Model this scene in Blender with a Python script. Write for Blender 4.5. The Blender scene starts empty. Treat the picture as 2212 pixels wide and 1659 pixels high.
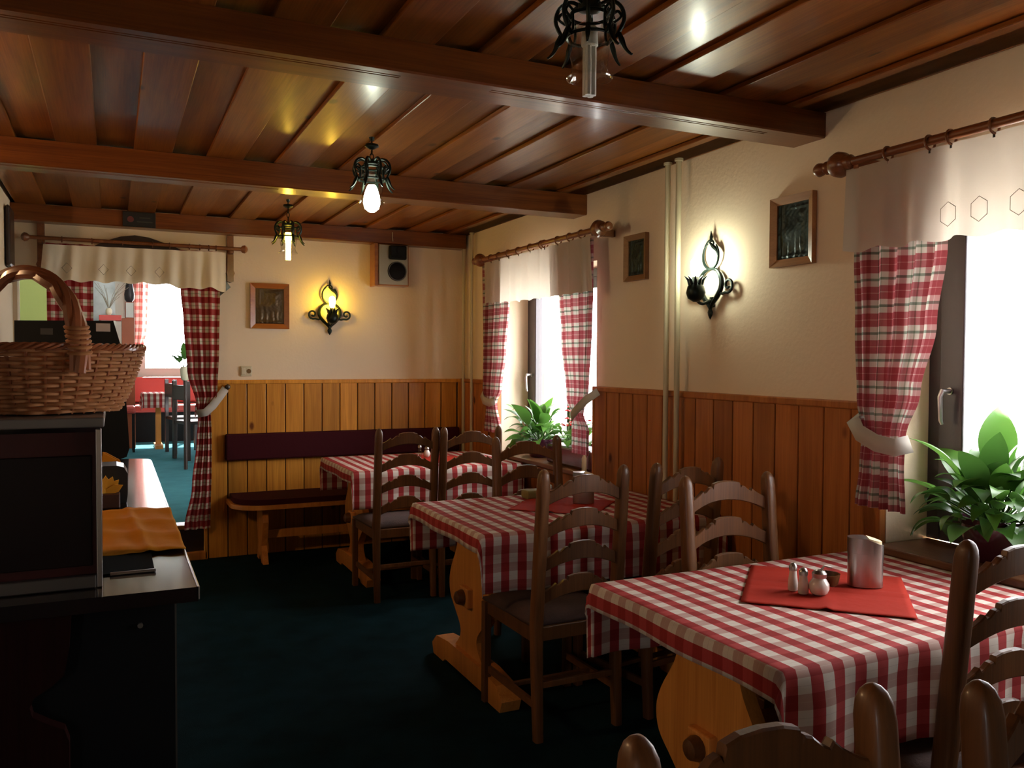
import bpy, bmesh, math, random
from mathutils import Vector, Matrix
random.seed(7)
PI = math.pi
S = bpy.context.scene
C = bpy.context.collection

# ---------------------------------------------------------------- camera
W_, H_ = 2212, 1659
yaw, pitch, roll, focal = .44246455, .02839899, .00459758, 1821.2
fw = Vector((math.sin(yaw)*math.cos(pitch), math.cos(yaw)*math.cos(pitch), -math.sin(pitch)))
rt = Vector((math.cos(yaw), -math.sin(yaw), 0)); up = rt.cross(fw)
R_ = rt*math.cos(roll)+up*math.sin(roll); U_ = -rt*math.sin(roll)+up*math.cos(roll)
cd = bpy.data.cameras.new('camera'); cam = bpy.data.objects.new('camera', cd); C.objects.link(cam)
cd.sensor_width = 36; cd.lens = focal/W_*36; cd.clip_start = .05; cd.clip_end = 200
M = Matrix((R_, U_, -fw)).transposed().to_4x4(); M.translation = Vector((0, 0, 1.47)); cam.matrix_world = M
S.camera = cam
# ---------------------------------------------------------------- world, sun, portals, exposure
S.view_settings.view_transform = 'Standard'; S.view_settings.look = 'None'
S.view_settings.gamma = 1; S.view_settings.use_curve_mapping = False
S.view_settings.exposure = 0.0
SKY = 18.0; SUN = 30.0
wd = bpy.data.worlds.new('sky'); S.world = wd; wd.use_nodes = True
bg = wd.node_tree.nodes['Background']; bg.inputs[0].default_value = (.97, .97, 1, 1); bg.inputs[1].default_value = SKY
sl = bpy.data.lights.new('sun', 'SUN'); sl.energy = SUN; sl.angle = .01; sl.color = (1, .95, .86)
so = bpy.data.objects.new('sun', sl); C.objects.link(so)
so.rotation_euler = Vector((-.17, -.62, -.87)).to_track_quat('-Z', 'Y').to_euler()
def portal(x, y, z, w, h, rot):
    l = bpy.data.lights.new('window_portal', 'AREA'); l.shape = 'RECTANGLE'; l.size = w; l.size_y = h
    l.cycles.is_portal = True
    o = bpy.data.objects.new('window_portal', l); C.objects.link(o); o.location = (x, y, z); o.rotation_euler = rot
portal(2.96, 5.09, 1.45, 1.35, 1.38, (PI/2, 0, PI/2))
portal(2.96, 1.58, 1.45, 1.35, 1.38, (PI/2, 0, PI/2))
portal(1.2, 14.1, 2.0, 1.6, 1.4, (-PI/2, 0, 0))
portal(-2.45, -1.9, 1.15, .7, 1.1, (PI/2, 0, -PI/2))  # portal for the added, unseen bar wall window
def glow(o, col, watts, k=1):
    """make a bulb mesh give off `watts` of light of colour col"""
    m = emit('bulb_glow', col, k*watts/(PI*sum(p.area for p in o.data.polygons)))
    o.data.materials.clear(); o.data.materials.append(m)
COOL = (.93, 1.0, .80); WARM = (1, .63, .06); FILLWARM = (1, .60, .30)
E_SC_F, E_SC_B, E_PD_M, E_PD_B = 7.0, 3.3, 3.2, 3.6

# ---------------------------------------------------------------- node helpers
def new_mat(name):
    m = bpy.data.materials.new(name); m.use_nodes = True
    return m, m.node_tree.nodes, m.node_tree.links, m.node_tree.nodes['Principled BSDF']
def plain(name, col, rough=.5, metal=0, spec=.5, coat=0, bump=0, bscale=200, emis=None, es=0, var=0):
    m, n, l, p = new_mat(name)
    p.inputs['Base Color'].default_value = (*col, 1); p.inputs['Roughness'].default_value = rough
    p.inputs['Metallic'].default_value = metal; p.inputs['Specular IOR Level'].default_value = spec
    p.inputs['Coat Weight'].default_value = coat; p.inputs['Coat Roughness'].default_value = .12
    tc = n.new('ShaderNodeTexCoord')
    if bump:
        t = n.new('ShaderNodeTexNoise'); t.inputs['Scale'].default_value = bscale; t.inputs['Detail'].default_value = 4
        b = n.new('ShaderNodeBump'); b.inputs['Strength'].default_value = bump; b.inputs['Distance'].default_value = .004
        l.new(tc.outputs['Object'], t.inputs['Vector']); l.new(t.outputs['Fac'], b.inputs['Height']); l.new(b.outputs['Normal'], p.inputs['Normal'])
    if var:
        t = n.new('ShaderNodeTexNoise'); t.inputs['Scale'].default_value = 6; t.inputs['Detail'].default_value = 5
        r = n.new('ShaderNodeValToRGB')
        r.color_ramp.elements[0].position = .3; r.color_ramp.elements[1].position = .7
        r.color_ramp.elements[0].color = (*[c*(1-var) for c in col], 1); r.color_ramp.elements[1].color = (*[min(1, c*(1+var)) for c in col], 1)
        l.new(tc.outputs['Object'], t.inputs['Vector']); l.new(t.outputs['Fac'], r.inputs['Fac']); l.new(r.outputs['Color'], p.inputs['Base Color'])
    if emis:
        p.inputs['Emission Color'].default_value = (*emis, 1); p.inputs['Emission Strength'].default_value = es
    return m
def wood(name, dark, light, axis, rough=.35, coat=0, knots=0, spec=.5):
    m, n, l, p = new_mat(name)
    tc = n.new('ShaderNodeTexCoord'); oi = n.new('ShaderNodeObjectInfo')
    cx = n.new('ShaderNodeCombineXYZ'); mu = n.new('ShaderNodeMath'); mu.operation = 'MULTIPLY'; mu.inputs[1].default_value = 37
    l.new(oi.outputs['Random'], mu.inputs[0])
    for i in range(3): l.new(mu.outputs[0], cx.inputs[i])
    ad = n.new('ShaderNodeVectorMath'); ad.operation = 'ADD'
    l.new(tc.outputs['Object'], ad.inputs[0]); l.new(cx.outputs[0], ad.inputs[1])
    def mp(a, b):
        k = n.new('ShaderNodeMapping'); s = [b, b, b]; s['XYZ'.index(axis)] = a
        k.inputs['Scale'].default_value = s; l.new(ad.outputs[0], k.inputs['Vector']); return k
    t = n.new('ShaderNodeTexNoise'); t.inputs['Scale'].default_value = 3; t.inputs['Detail'].default_value = 5; t.inputs['Distortion'].default_value = 1.2
    l.new(mp(.35, 5).outputs[0], t.inputs['Vector'])
    t2 = n.new('ShaderNodeTexNoise'); t2.inputs['Scale'].default_value = 8; t2.inputs['Detail'].default_value = 3
    l.new(mp(.5, 22).outputs[0], t2.inputs['Vector'])
    mx = n.new('ShaderNodeMix'); mx.inputs[0].default_value = .4
    l.new(t.outputs['Fac'], mx.inputs[2]); l.new(t2.outputs['Fac'], mx.inputs[3])
    r = n.new('ShaderNodeValToRGB'); r.color_ramp.elements[0].position = .36; r.color_ramp.elements[1].position = .64
    r.color_ramp.elements[0].color = (*dark, 1); r.color_ramp.elements[1].color = (*light, 1)
    l.new(mx.outputs[0], r.inputs['Fac'])
    hs = n.new('ShaderNodeHueSaturation'); mr = n.new('ShaderNodeMapRange'); mr.inputs['To Min'].default_value = .78; mr.inputs['To Max'].default_value = 1.18
    l.new(oi.outputs['Random'], mr.inputs['Value']); l.new(mr.outputs[0], hs.inputs['Value']); l.new(r.outputs['Color'], hs.inputs['Color'])
    out = hs.outputs['Color']
    if knots:
        v = n.new('ShaderNodeTexVoronoi'); v.inputs['Scale'].default_value = knots
        l.new(mp(.55, 1.0).outputs[0], v.inputs['Vector'])
        kr = n.new('ShaderNodeValToRGB'); kr.color_ramp.elements[0].position = .05; kr.color_ramp.elements[1].position = .11
        kr.color_ramp.elements[0].color = (1, 1, 1, 1); kr.color_ramp.elements[1].color = (0, 0, 0, 1)
        l.new(v.outputs['Distance'], kr.inputs['Fac'])
        km = n.new('ShaderNodeMix'); km.data_type = 'RGBA'; l.new(kr.outputs['Color'], km.inputs[0])
        l.new(out, km.inputs[6]); km.inputs[7].default_value = (dark[0]*.3, dark[1]*.2, dark[2]*.2, 1); out = km.outputs[2]
    l.new(out, p.inputs['Base Color'])
    b = n.new('ShaderNodeBump'); b.inputs['Strength'].default_value = .15; b.inputs['Distance'].default_value = .002
    l.new(t2.outputs['Fac'], b.inputs['Height']); l.new(b.outputs['Normal'], p.inputs['Normal'])
    p.inputs['Roughness'].default_value = rough; p.inputs['Coat Weight'].default_value = coat; p.inputs['Coat Roughness'].default_value = .16
    p.inputs['Specular IOR Level'].default_value = spec
    return m
def bands(n, l, sock, period, stops, off=0):
    """repeat a constant-interpolation ramp every `period` metres of uv"""
    d = n.new('ShaderNodeMath'); d.operation = 'MULTIPLY_ADD'; d.inputs[1].default_value = 1/period; d.inputs[2].default_value = off
    l.new(sock, d.inputs[0])
    f = n.new('ShaderNodeMath'); f.operation = 'FRACT'; l.new(d.outputs[0], f.inputs[0])
    r = n.new('ShaderNodeValToRGB'); r.color_ramp.interpolation = 'CONSTANT'
    for i, (pos, col) in enumerate(stops):
        e = r.color_ramp.elements[i] if i < 2 else r.color_ramp.elements.new(pos)
        e.position = pos; e.color = (*col, 1)
    l.new(f.outputs[0], r.inputs['Fac']); return r.outputs['Color']
def cloth_mat(name, base, us, vs, pu, pv, trans=0.0, tint=None, rough=.85):
    m, n, l, p = new_mat(name)
    uv = n.new('ShaderNodeUVMap'); sp = n.new('ShaderNodeSeparateXYZ'); l.new(uv.outputs[0], sp.inputs[0])
    rgb = n.new('ShaderNodeRGB'); rgb.outputs[0].default_value = (*base, 1); col = rgb.outputs[0]
    for sock, st, per in ((sp.outputs[0], us, pu), (sp.outputs[1], vs, pv)):
        if st:
            mm = n.new('ShaderNodeMix'); mm.data_type = 'RGBA'; mm.blend_type = 'MULTIPLY'; mm.inputs[0].default_value = 1
            l.new(col, mm.inputs[6]); l.new(bands(n, l, sock, per, st), mm.inputs[7]); col = mm.outputs[2]
    l.new(col, p.inputs['Base Color']); p.inputs['Roughness'].default_value = rough; p.inputs['Specular IOR Level'].default_value = .15
    t = n.new('ShaderNodeTexNoise'); t.inputs['Scale'].default_value = 14; tc = n.new('ShaderNodeTexCoord'); l.new(tc.outputs['Object'], t.inputs['Vector'])
    b = n.new('ShaderNodeBump'); b.inputs['Strength'].default_value = .25; b.inputs['Distance'].default_value = .01
    l.new(t.outputs['Fac'], b.inputs['Height']); l.new(b.outputs['Normal'], p.inputs['Normal'])
    if trans:
        tr = n.new('ShaderNodeBsdfTranslucent'); mx = n.new('ShaderNodeMixShader'); mx.inputs[0].default_value = trans
        l.new(col, tr.inputs[0]); l.new(p.outputs[0], mx.inputs[1]); l.new(tr.outputs[0], mx.inputs[2])
        l.new(mx.outputs[0], n['Material Output'].inputs['Surface'])
    return m
def glass_mat(name, fac=.06, tint=(1, 1, 1), rough=.02):
    m, n, l, p = new_mat(name)
    t = n.new('ShaderNodeBsdfTransparent'); t.inputs[0].default_value = (*tint, 1)
    g = n.new('ShaderNodeBsdfGlossy'); g.inputs['Roughness'].default_value = rough
    lw = n.new('ShaderNodeLayerWeight'); lw.inputs['Blend'].default_value = .5
    fr = n.new('ShaderNodeMath'); fr.operation = 'POWER'; fr.inputs[1].default_value = 5; l.new(lw.outputs['Facing'], fr.inputs[0])
    mx = n.new('ShaderNodeMixShader'); ad = n.new('ShaderNodeMath'); ad.operation = 'ADD'; ad.inputs[1].default_value = fac; ad.use_clamp = True
    l.new(fr.outputs[0], ad.inputs[0]); l.new(ad.outputs[0], mx.inputs[0]); l.new(t.outputs[0], mx.inputs[1]); l.new(g.outputs[0], mx.inputs[2])
    l.new(mx.outputs[0], n['Material Output'].inputs['Surface']); return m

PLASTER = plain('plaster', (.80, .655, .475), .9, bump=.35, bscale=55, spec=.2)
GREEN = plain('green_paint', (.42, .47, .14), .85)
FARWALL = plain('cream_paint', (.62, .62, .55), .85)
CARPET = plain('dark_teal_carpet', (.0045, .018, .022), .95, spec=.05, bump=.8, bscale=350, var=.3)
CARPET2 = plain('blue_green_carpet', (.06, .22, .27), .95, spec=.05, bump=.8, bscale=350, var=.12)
PINE_Y = wood('varnished_pine_ceiling', (.145, .036, .005), (.27, .088, .012), 'Y', .34, .22, 4.5, .25)
PINE_X = wood('varnished_pine_beam', (.115, .026, .003), (.21, .058, .008), 'X', .36, .35, 2.0, .35)
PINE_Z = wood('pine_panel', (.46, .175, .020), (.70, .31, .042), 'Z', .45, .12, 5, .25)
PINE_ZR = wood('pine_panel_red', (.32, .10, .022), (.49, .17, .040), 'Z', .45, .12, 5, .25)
RAILW = wood('dark_trim_wood', (.10, .025, .01), (.17, .05, .018), 'X', .4, .2)
CHAIRW = wood('chair_wood', (.095, .036, .011), (.17, .066, .020), 'Z', .42, .15, 0, .35)
TABLEW = wood('trestle_pine', (.48, .17, .030), (.66, .27, .055), 'Z', .45, .1, 0, .3)
SILLW = wood('sill_wood', (.14, .05, .018), (.22, .085, .03), 'Y', .4, .25)
RODW = wood('rod_wood', (.16, .05, .015), (.25, .085, .025), 'Y', .35, .4)
DARKW = plain('very_dark_wood', (.030, .012, .008), .4, coat=.2)
FRAMEW = plain('dark_window_wood', (.030, .020, .022), .35, coat=.3)
IRON = plain('wrought_iron', (.010, .018, .014), .38, metal=.6)
PIPE = plain('cream_pipe_paint', (.50, .43, .28), .4)
SEAT = plain('mauve_seat_fabric', (.060, .030, .023), .9, bump=.6, bscale=120, var=.35)
MAROON = plain('maroon_upholstery', (.045, .004, .007), .8, spec=.15, bump=.3, bscale=150)
RED = plain('red_napkin_cloth', (.34, .026, .014), .85, bump=.4, bscale=30, spec=.1)
OCHRE = plain('ochre_napkin_cloth', (.42, .16, .010), .85, bump=.4, bscale=20, spec=.1)
BLACK = plain('black_plastic', (.0025, .0027, .003), .6, spec=.2)
GLOSSB = plain('black_gloss_top', (.012, .006, .005), .10, spec=.5, coat=.6)
BARBLK = plain('black_bar_panel', (.0015, .0016, .0018), .6, spec=.15)
REDPANEL = plain('dark_red_gloss', (.040, .0050, .0045), .35, spec=.25)
STEEL = plain('brushed_steel', (.42, .40, .38), .28, metal=1)
STEELD = plain('dull_steel_strip', (.11, .10, .09), .4, metal=.9)
WICKER = plain('wicker', (.36, .15, .055), .42, var=.35, spec=.5)
WICKERD = plain('wicker_handle', (.28, .085, .03), .35, var=.3, coat=.4)
CREAM = plain('cream_plastic', (.62, .55, .38), .4)
WHITE = plain('white_cloth_band', (.46, .42, .36), .85)
PORC = plain('porcelain', (.62, .56, .50), .2, coat=.6)
BRONZE = plain('embossed_metal', (.030, .045, .045), .35, metal=.75, bump=.5, bscale=60)
BRONZE2 = plain('embossed_brown_metal', (.075, .05, .03), .38, metal=.7, bump=.5, bscale=60)
LEAFM = None
def leaf_mat(name, a, tr):
    m, n, l, p = new_mat(name); oi = n.new('ShaderNodeObjectInfo'); r = n.new('ShaderNodeValToRGB')
    r.color_ramp.elements[0].color = (a[0]*.45, a[1]*.5, a[2]*.6, 1); r.color_ramp.elements[1].color = (*a, 1)
    l.new(oi.outputs['Random'], r.inputs[0]); l.new(r.outputs[0], p.inputs['Base Color']); p.inputs['Roughness'].default_value = .35
    t = n.new('ShaderNodeBsdfTranslucent'); l.new(r.outputs[0], t.inputs[0]); mx = n.new('ShaderNodeMixShader'); mx.inputs[0].default_value = tr
    l.new(p.outputs[0], mx.inputs[1]); l.new(t.outputs[0], mx.inputs[2]); l.new(mx.outputs[0], n['Material Output'].inputs['Surface']); return m
LEAFM = leaf_mat('peace_lily_leaf', (.10, .25, .035), .28)
PETAL = plain('red_petal', (.75, .03, .04), .6)
GLASS = glass_mat('window_glass', .02)
SHADEG = glass_mat('lamp_glass', .10, (.96, .97, .93))
JARG = glass_mat('jar_glass', .12, (.9, .9, .88), .05)
def emit(name, col, s):
    m, n, l, p = new_mat(name); p.inputs['Base Color'].default_value = (.9, .9, .9, 1)
    p.inputs['Emission Color'].default_value = (*col, 1); p.inputs['Emission Strength'].default_value = s; return m
BULBC = emit('cool_bulb', (.9, 1, .95), 14); BULBW = emit('warm_bulb', (1, .74, .26), 7)
BULBOFF = plain('unlit_tube', (.55, .55, .50), .3)
RW = (.60, .085, .095); RW2 = (.80, .55, .55)
GING = cloth_mat('gingham_cloth', (.62, .545, .47), [(0, RW), (.5, (1, 1, 1))], [(0, (.74, .55, .54)), (.24, (.80, .66, .64)), (.26, (.74, .55, .54)), (.5, (1, 1, 1)), (.74, (.86, .82, .82)), (.76, (1, 1, 1))], .074, .074)
PLV = [(0, (.66, .24, .28)), (.24, (.9, .65, .65)), (.27, (.66, .24, .28)), (.5, (1, 1, .96)), (.70, (.36, .46, .40)), (.80, (1, 1, .96))]
PLU = [(0, (.76, .42, .46)), (.24, (.95, .8, .8)), (.27, (.76, .42, .46)), (.5, (1, 1, 1)), (.72, (.6, .68, .62)), (.78, (1, 1, 1))]
PLAID = cloth_mat('plaid_curtain', (.50, .46, .41), PLU, PLV, .10, .10, trans=.28)
PLAIDY = cloth_mat('plaid_curtain_plain', (.60, .54, .42), [(0, (.72, .25, .28)), (.5, (1, 1, 1))], [(0, (.6, .12, .14)), (.5, (1, 1, 1)), (.72, (.55, .66, .5)), (.78, (1, 1, 1))], .085, .085, trans=.2)
VAL = cloth_mat('ivory_valance', (.62, .55, .46), None, None, 1, 1, trans=.40)
VALD = cloth_mat('ivory_door_valance', (.84, .74, .56), None, None, 1, 1, trans=.15)
THREAD = plain('grey_thread', (.30, .24, .17), .9)

# ---------------------------------------------------------------- mesh helpers
def BM(): return bmesh.new()
def box(bm, x0, x1, y0, y1, z0, z1, bev=0):
    r = bmesh.ops.create_cube(bm, size=1); vs = r['verts']
    for v in vs: v.co = Vector(((x0+x1)/2+v.co.x*(x1-x0), (y0+y1)/2+v.co.y*(y1-y0), (z0+z1)/2+v.co.z*(z1-z0)))
    if bev:
        es = list({e for v in vs for e in v.link_edges})
        bmesh.ops.bevel(bm, geom=es, offset=bev, segments=2, profile=.5, affect='EDGES')
    return bm
def tube(bm, pts, r, n=8, cap=True, closed=False):
    pts = [Vector(p) for p in pts]; rs = r if isinstance(r, (list, tuple)) else [r]*len(pts)
    rings = []; ref = None; N = len(pts)
    for i, p in enumerate(pts):
        a = pts[(i-1) % N] if (i or closed) else p; b = pts[(i+1) % N] if (i < N-1 or closed) else p
        t = (b-a).normalized() if (b-a).length > 1e-9 else Vector((0, 0, 1))
        if ref is None: ref = Vector((0, 0, 1)) if abs(t.z) < .9 else Vector((1, 0, 0))
        u = (ref-t*ref.dot(t))
        u = u.normalized() if u.length > 1e-6 else t.orthogonal().normalized()
        ref = u; w = t.cross(u)
        rings.append([bm.verts.new(p+(u*math.cos(2*PI*k/n)+w*math.sin(2*PI*k/n))*rs[i]) for k in range(n)])
    for i in range(N if closed else N-1):
        A, B = rings[i], rings[(i+1) % N]
        for k in range(n): bm.faces.new((A[k], A[(k+1) % n], B[(k+1) % n], B[k]))
    if cap and not closed: bm.faces.new(rings[0][::-1]); bm.faces.new(rings[-1])
    return bm
def crv(bm, pts, r, n=8, sub=4):
    """tube along a Catmull-Rom curve through pts"""
    P = [Vector(p) for p in pts]; rs = list(r) if isinstance(r, (list, tuple)) else [r]*len(P); Q, R2 = [], []
    for i in range(len(P)-1):
        p0, p1, p2, p3 = P[max(i-1, 0)], P[i], P[i+1], P[min(i+2, len(P)-1)]
        for k in range(sub):
            t = k/sub; Q.append(.5*((2*p1)+(p2-p0)*t+(2*p0-5*p1+4*p2-p3)*t*t+(3*p1-p0-3*p2+p3)*t**3)); R2.append(rs[i]+(rs[i+1]-rs[i])*t)
    Q.append(P[-1]); R2.append(rs[-1]); return tube(bm, Q, R2, n)
def lathe(bm, prof, c=(0, 0, 0), n=20, axis='Z', sx=1, sy=1, cap=True):
    rings = []
    for r, h in prof:
        ring = []
        for k in range(n):
            a = 2*PI*k/n; q = (r*sx*math.cos(a), r*sy*math.sin(a), h)
            if axis == 'X': q = (h, r*math.cos(a), r*math.sin(a))
            if axis == 'Y': q = (r*math.cos(a), h, r*math.sin(a))
            ring.append(bm.verts.new(Vector(c)+Vector(q)))
        rings.append(ring)
    for A, B in zip(rings, rings[1:]):
        for k in range(n): bm.faces.new((A[k], A[(k+1) % n], B[(k+1) % n], B[k]))
    if cap: bm.faces.new(rings[0][::-1]); bm.faces.new(rings[-1])
    return bm
def prism(bm, pts, a, b, plane='XZ', bend=None):
    """outline pts in a plane, extruded from a to b along the third axis"""
    def mk(p, d):
        if plane == 'XZ': q = Vector((p[0], d, p[1]))
        elif plane == 'YZ': q = Vector((d, p[0], p[1]))
        else: q = Vector((p[0], p[1], d))
        if bend: q = bend(q)
        return bm.verts.new(q)
    A = [mk(p, a) for p in pts]; B = [mk(p, b) for p in pts]; n = len(pts)
    for k in range(n): bm.faces.new((A[k], A[(k+1) % n], B[(k+1) % n], B[k]))
    for f in (A[::-1], B):
        fc = bm.faces.new(f); fc.normal_update(); bmesh.ops.triangulate(bm, faces=[fc])
    return bm
def obj(name, bm, mat, parent=None, smooth=False, loc=None):
    bmesh.ops.recalc_face_normals(bm, faces=bm.faces)
    me = bpy.data.meshes.new(name); bm.to_mesh(me); bm.free()
    if smooth:
        for p in me.polygons: p.use_smooth = True
        try: me.set_sharp_from_angle(angle=.7)
        except Exception: pass
    if mat: me.materials.append(mat)
    o = bpy.data.objects.new(name, me); C.objects.link(o)
    if parent: o.parent = parent
    if loc: o.location = loc
    return o
def inst(name, me, parent, loc, rot=None, scale=None):
    o = bpy.data.objects.new(name, me); C.objects.link(o); o.parent = parent; o.location = loc
    if rot: o.rotation_euler = rot
    if scale: o.scale = scale
    return o
def tag(o, label, cat, group=None, kind=None):
    o['label'] = label; o['category'] = cat
    if group: o['group'] = group
    if kind: o['kind'] = kind
    return o
def thing(name, label, cat, loc=(0, 0, 0), rz=0, group=None):
    o = bpy.data.objects.new(name, None); C.objects.link(o); o.location = loc; o.rotation_euler = (0, 0, rz); o.empty_display_size = .05
    return tag(o, label, cat, group)
def struct(name, bm, mat, parent=None):
    o = obj(name, bm, mat, parent)
    if not parent: o['kind'] = 'structure'
    return o
def sempty(name, loc=(0, 0, 0)):
    o = bpy.data.objects.new(name, None); C.objects.link(o); o.location = loc; o['kind'] = 'structure'; return o
def dup(root, loc, rz, label, group=None):
    r = root.copy(); C.objects.link(r); r.location = loc; r.rotation_euler = (0, 0, rz); r['label'] = label
    if group: r['group'] = group
    for ch in list(root.children):
        c = ch.copy(); C.objects.link(c); c.parent = r
        for g in ch.children:
            d = g.copy(); C.objects.link(d); d.parent = c
    return r
def lerp(tab, z):
    tab = sorted(tab)
    if z <= tab[0][0]: return tab[0][1]
    for (a, va), (b, vb) in zip(tab, tab[1:]):
        if z <= b:
            t = (z-a)/(b-a); t = t*t*(3-2*t); return va+(vb-va)*t
    return tab[-1][1]

# ================================================================= SETTING
XR, YB, XL = 2.65, 6.55, -.60
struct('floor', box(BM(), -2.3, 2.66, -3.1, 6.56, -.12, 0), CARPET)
ceil = struct('ceiling', box(BM(), -2.3, 2.66, -3.1, 6.66, 2.535, 2.65), DARKW)
# alternating raised and lowered boards, three bays
for (ya, yb) in ((-.6, 2.69), (2.69, 4.61), (4.61, 6.54)):
    L = yb-ya
    lo = obj('plank', box(BM(), -.0875, .0875, -L/2+.001, L/2-.001, 2.4885, 2.508, .004), PINE_Y, ceil, loc=(.19, (ya+yb)/2, 0))
    hi = obj('plank', box(BM(), -.092, .092, -L/2+.001, L/2-.001, 2.5095, 2.532, .003), PINE_Y, ceil, loc=(.3625, (ya+yb)/2, 0))
    for k in range(-4, 8):
        x = .19+.337*k
        if k and XL+.05 < x+(.6 if ya < 4 else 0) and x < 2.6: inst('plank', lo.data, ceil, (x, (ya+yb)/2, 0))
        if k and XL+.05 < x+.17+(.6 if ya < 4 else 0) and x+.17 < 2.6: inst('plank', hi.data, ceil, (x+.1725, (ya+yb)/2, 0))
    o = obj('plank', box(BM(), -.07, .07, -L/2+.001, L/2-.001, 2.4885, 2.508, .004), PINE_Y, ceil, loc=(2.575, (ya+yb)/2, 0))
# beams
def beam_section(bm, x0, x1, y0, y1, z0, z1, groove):
    p = [(y0, z1), (y0, z0+.006), (y0+.006, z0)]
    if groove:
        for g in (y0+.045, y0+.062):
            p += [(g-.004, z0), (g, z0+.006), (g+.004, z0)]
    p += [(y1-.006, z0), (y1, z0+.006), (y1, z1)]
    prism(bm, p, x0, x1, 'YZ')
bm = BM()
for a, b, g in ((-2.3, .85, 1), (.85, 1.17, 0), (1.17, 2.38, 1), (2.38, 2.65, 0)): beam_section(bm, a, b, 2.60, 2.785, 2.386, 2.4875, g)
obj('beam', bm, PINE_X, ceil)
bm = BM()
for a, b, g in ((-2.3, .8, 1), (.8, 2.65, 0)): beam_section(bm, a, b, 4.525, 4.70, 2.366, 2.4875, g)
obj('beam', bm, PINE_X, ceil)
bm = BM(); beam_section(bm, XL, 2.62, 6.42, 6.55, 2.378, 2.4875, 0); obj('beam', bm, PINE_X, ceil)
# right wall with two window openings
ZS, ZT = .755, 2.075
bm = BM()
for a, b, c, d in ((-3.1, .90, 0, 2.66), (2.27, 4.40, 0, 2.66), (5.78, 6.7, 0, 2.66), (.90, 2.27, 0, ZS), (.90, 2.27, ZT, 2.66), (4.40, 5.78, 0, ZS), (4.40, 5.78, ZT, 2.66)):
    box(bm, XR, 2.97, a, b, c, d)
wr = struct('wall_right', bm, PLASTER)
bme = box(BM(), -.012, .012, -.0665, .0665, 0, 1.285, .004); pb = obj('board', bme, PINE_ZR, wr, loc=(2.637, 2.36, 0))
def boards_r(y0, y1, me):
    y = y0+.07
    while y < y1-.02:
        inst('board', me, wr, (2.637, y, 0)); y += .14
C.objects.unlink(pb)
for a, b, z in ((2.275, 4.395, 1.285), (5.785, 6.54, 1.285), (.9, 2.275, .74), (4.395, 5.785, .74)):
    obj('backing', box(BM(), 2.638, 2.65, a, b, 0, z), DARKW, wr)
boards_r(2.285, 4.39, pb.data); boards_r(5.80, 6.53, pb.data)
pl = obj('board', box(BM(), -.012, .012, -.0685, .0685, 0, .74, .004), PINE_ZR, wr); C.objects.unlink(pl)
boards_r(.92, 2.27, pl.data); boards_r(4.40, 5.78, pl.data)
for a, b in ((2.275, 4.395), (5.785, 6.54)):
    obj('cap_rail', box(BM(), 2.615, 2.65, a, b, 1.283, 1.315, .006), PINE_ZR, wr)
for a, b, z in ((2.275, 4.395, 0), (5.785, 6.54, 0)):
    obj('skirting', box(BM(), 2.61, 2.624, a, b, 0, .08, .004), RAILW, wr)
# back wall with the doorway
DX0, DX1, DZ = -.575, .62, 2.03
bm = BM()
for a, b, c, d in ((-2.3, DX0, 0, 2.66), (DX1, 2.97, 0, 2.66), (DX0, DX1, DZ, 2.66)): box(bm, a, b, YB, YB+.16, c, d)
wb = struct('wall_back', bm, PLASTER)
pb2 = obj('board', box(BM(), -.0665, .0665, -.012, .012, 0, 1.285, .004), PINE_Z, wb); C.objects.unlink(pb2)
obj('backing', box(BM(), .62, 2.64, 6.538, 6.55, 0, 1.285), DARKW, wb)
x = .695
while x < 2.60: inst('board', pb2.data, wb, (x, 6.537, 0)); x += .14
obj('cap_rail', box(BM(), .62, 2.64, 6.515, 6.55, 1.283, 1.313, .006), PINE_Z, wb)
obj('jamb_board', box(BM(), .60, .62, 6.50, 6.71, 0, 1.30, .004), PINE_Z, wb)
# left walls, rear wall
obj('board', box(BM(), 2.595, 2.64, 6.526, 6.548, 0, 1.285, .003), PINE_Z, wb)
for yy in (2.272, 4.378, 5.782): obj('end_trim', box(BM(), 2.618, 2.651, yy, yy+.018, 0, 1.285, .003), PINE_ZR, wr)
obj('end_trim', box(BM(), 2.622, 2.65, 6.50, 6.548, 0, 1.285, .003), PINE_ZR, wr)
struct('wall_left', box(BM(), XL-.12, XL, 5.3, 6.55, 0, 2.66), PLASTER)
struct('wall_bar_end', box(BM(), -2.3, XL-.12, 5.3, 5.42, 0, 2.66), PLASTER)
bm = BM()
for a, b, c, d in ((-3.1, -2.2, 0, 2.66), (-1.6, 5.42, 0, 2.66), (-2.2, -1.6, 0, .65), (-2.2, -1.6, 1.6, 2.66)): box(bm, -2.42, -2.3, a, b, c, d)
struct('wall_bar', bm, PLASTER)
w4 = sempty('fill_window'); bm = BM()  # unseen window, added to let in fill light from behind left
for a, b, c, d in ((-2.2, -2.14, .65, 1.6), (-1.66, -1.6, .65, 1.6), (-2.14, -1.66, .65, .71), (-2.14, -1.66, 1.54, 1.6)): box(bm, -2.40, -2.33, a, b, c, d, .004)
obj('frame', bm, FRAMEW, w4)
for a, b in ((-2.14, -1.66),): obj('pane', box(BM(), -2.37, -2.364, a, b, .71, 1.54), GLASS, w4)
struct('wall_rear', box(BM(), -2.42, 2.97, -3.22, -3.1, 0, 2.66), PLASTER)
# step and threshold into the second room
st = sempty('trim_1')
obj('step_riser', box(BM(), DX0, DX1, 6.58, 6.72, .0, .25), DARKW, st)
obj('nosing', box(BM(), DX0, DX1, 6.55, 6.60, .222, .252, .006), TABLEW, st)
obj('threshold_strip', box(BM(), .30, .62, 6.50, 6.545, .0, .06, .006), TABLEW, st)

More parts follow.
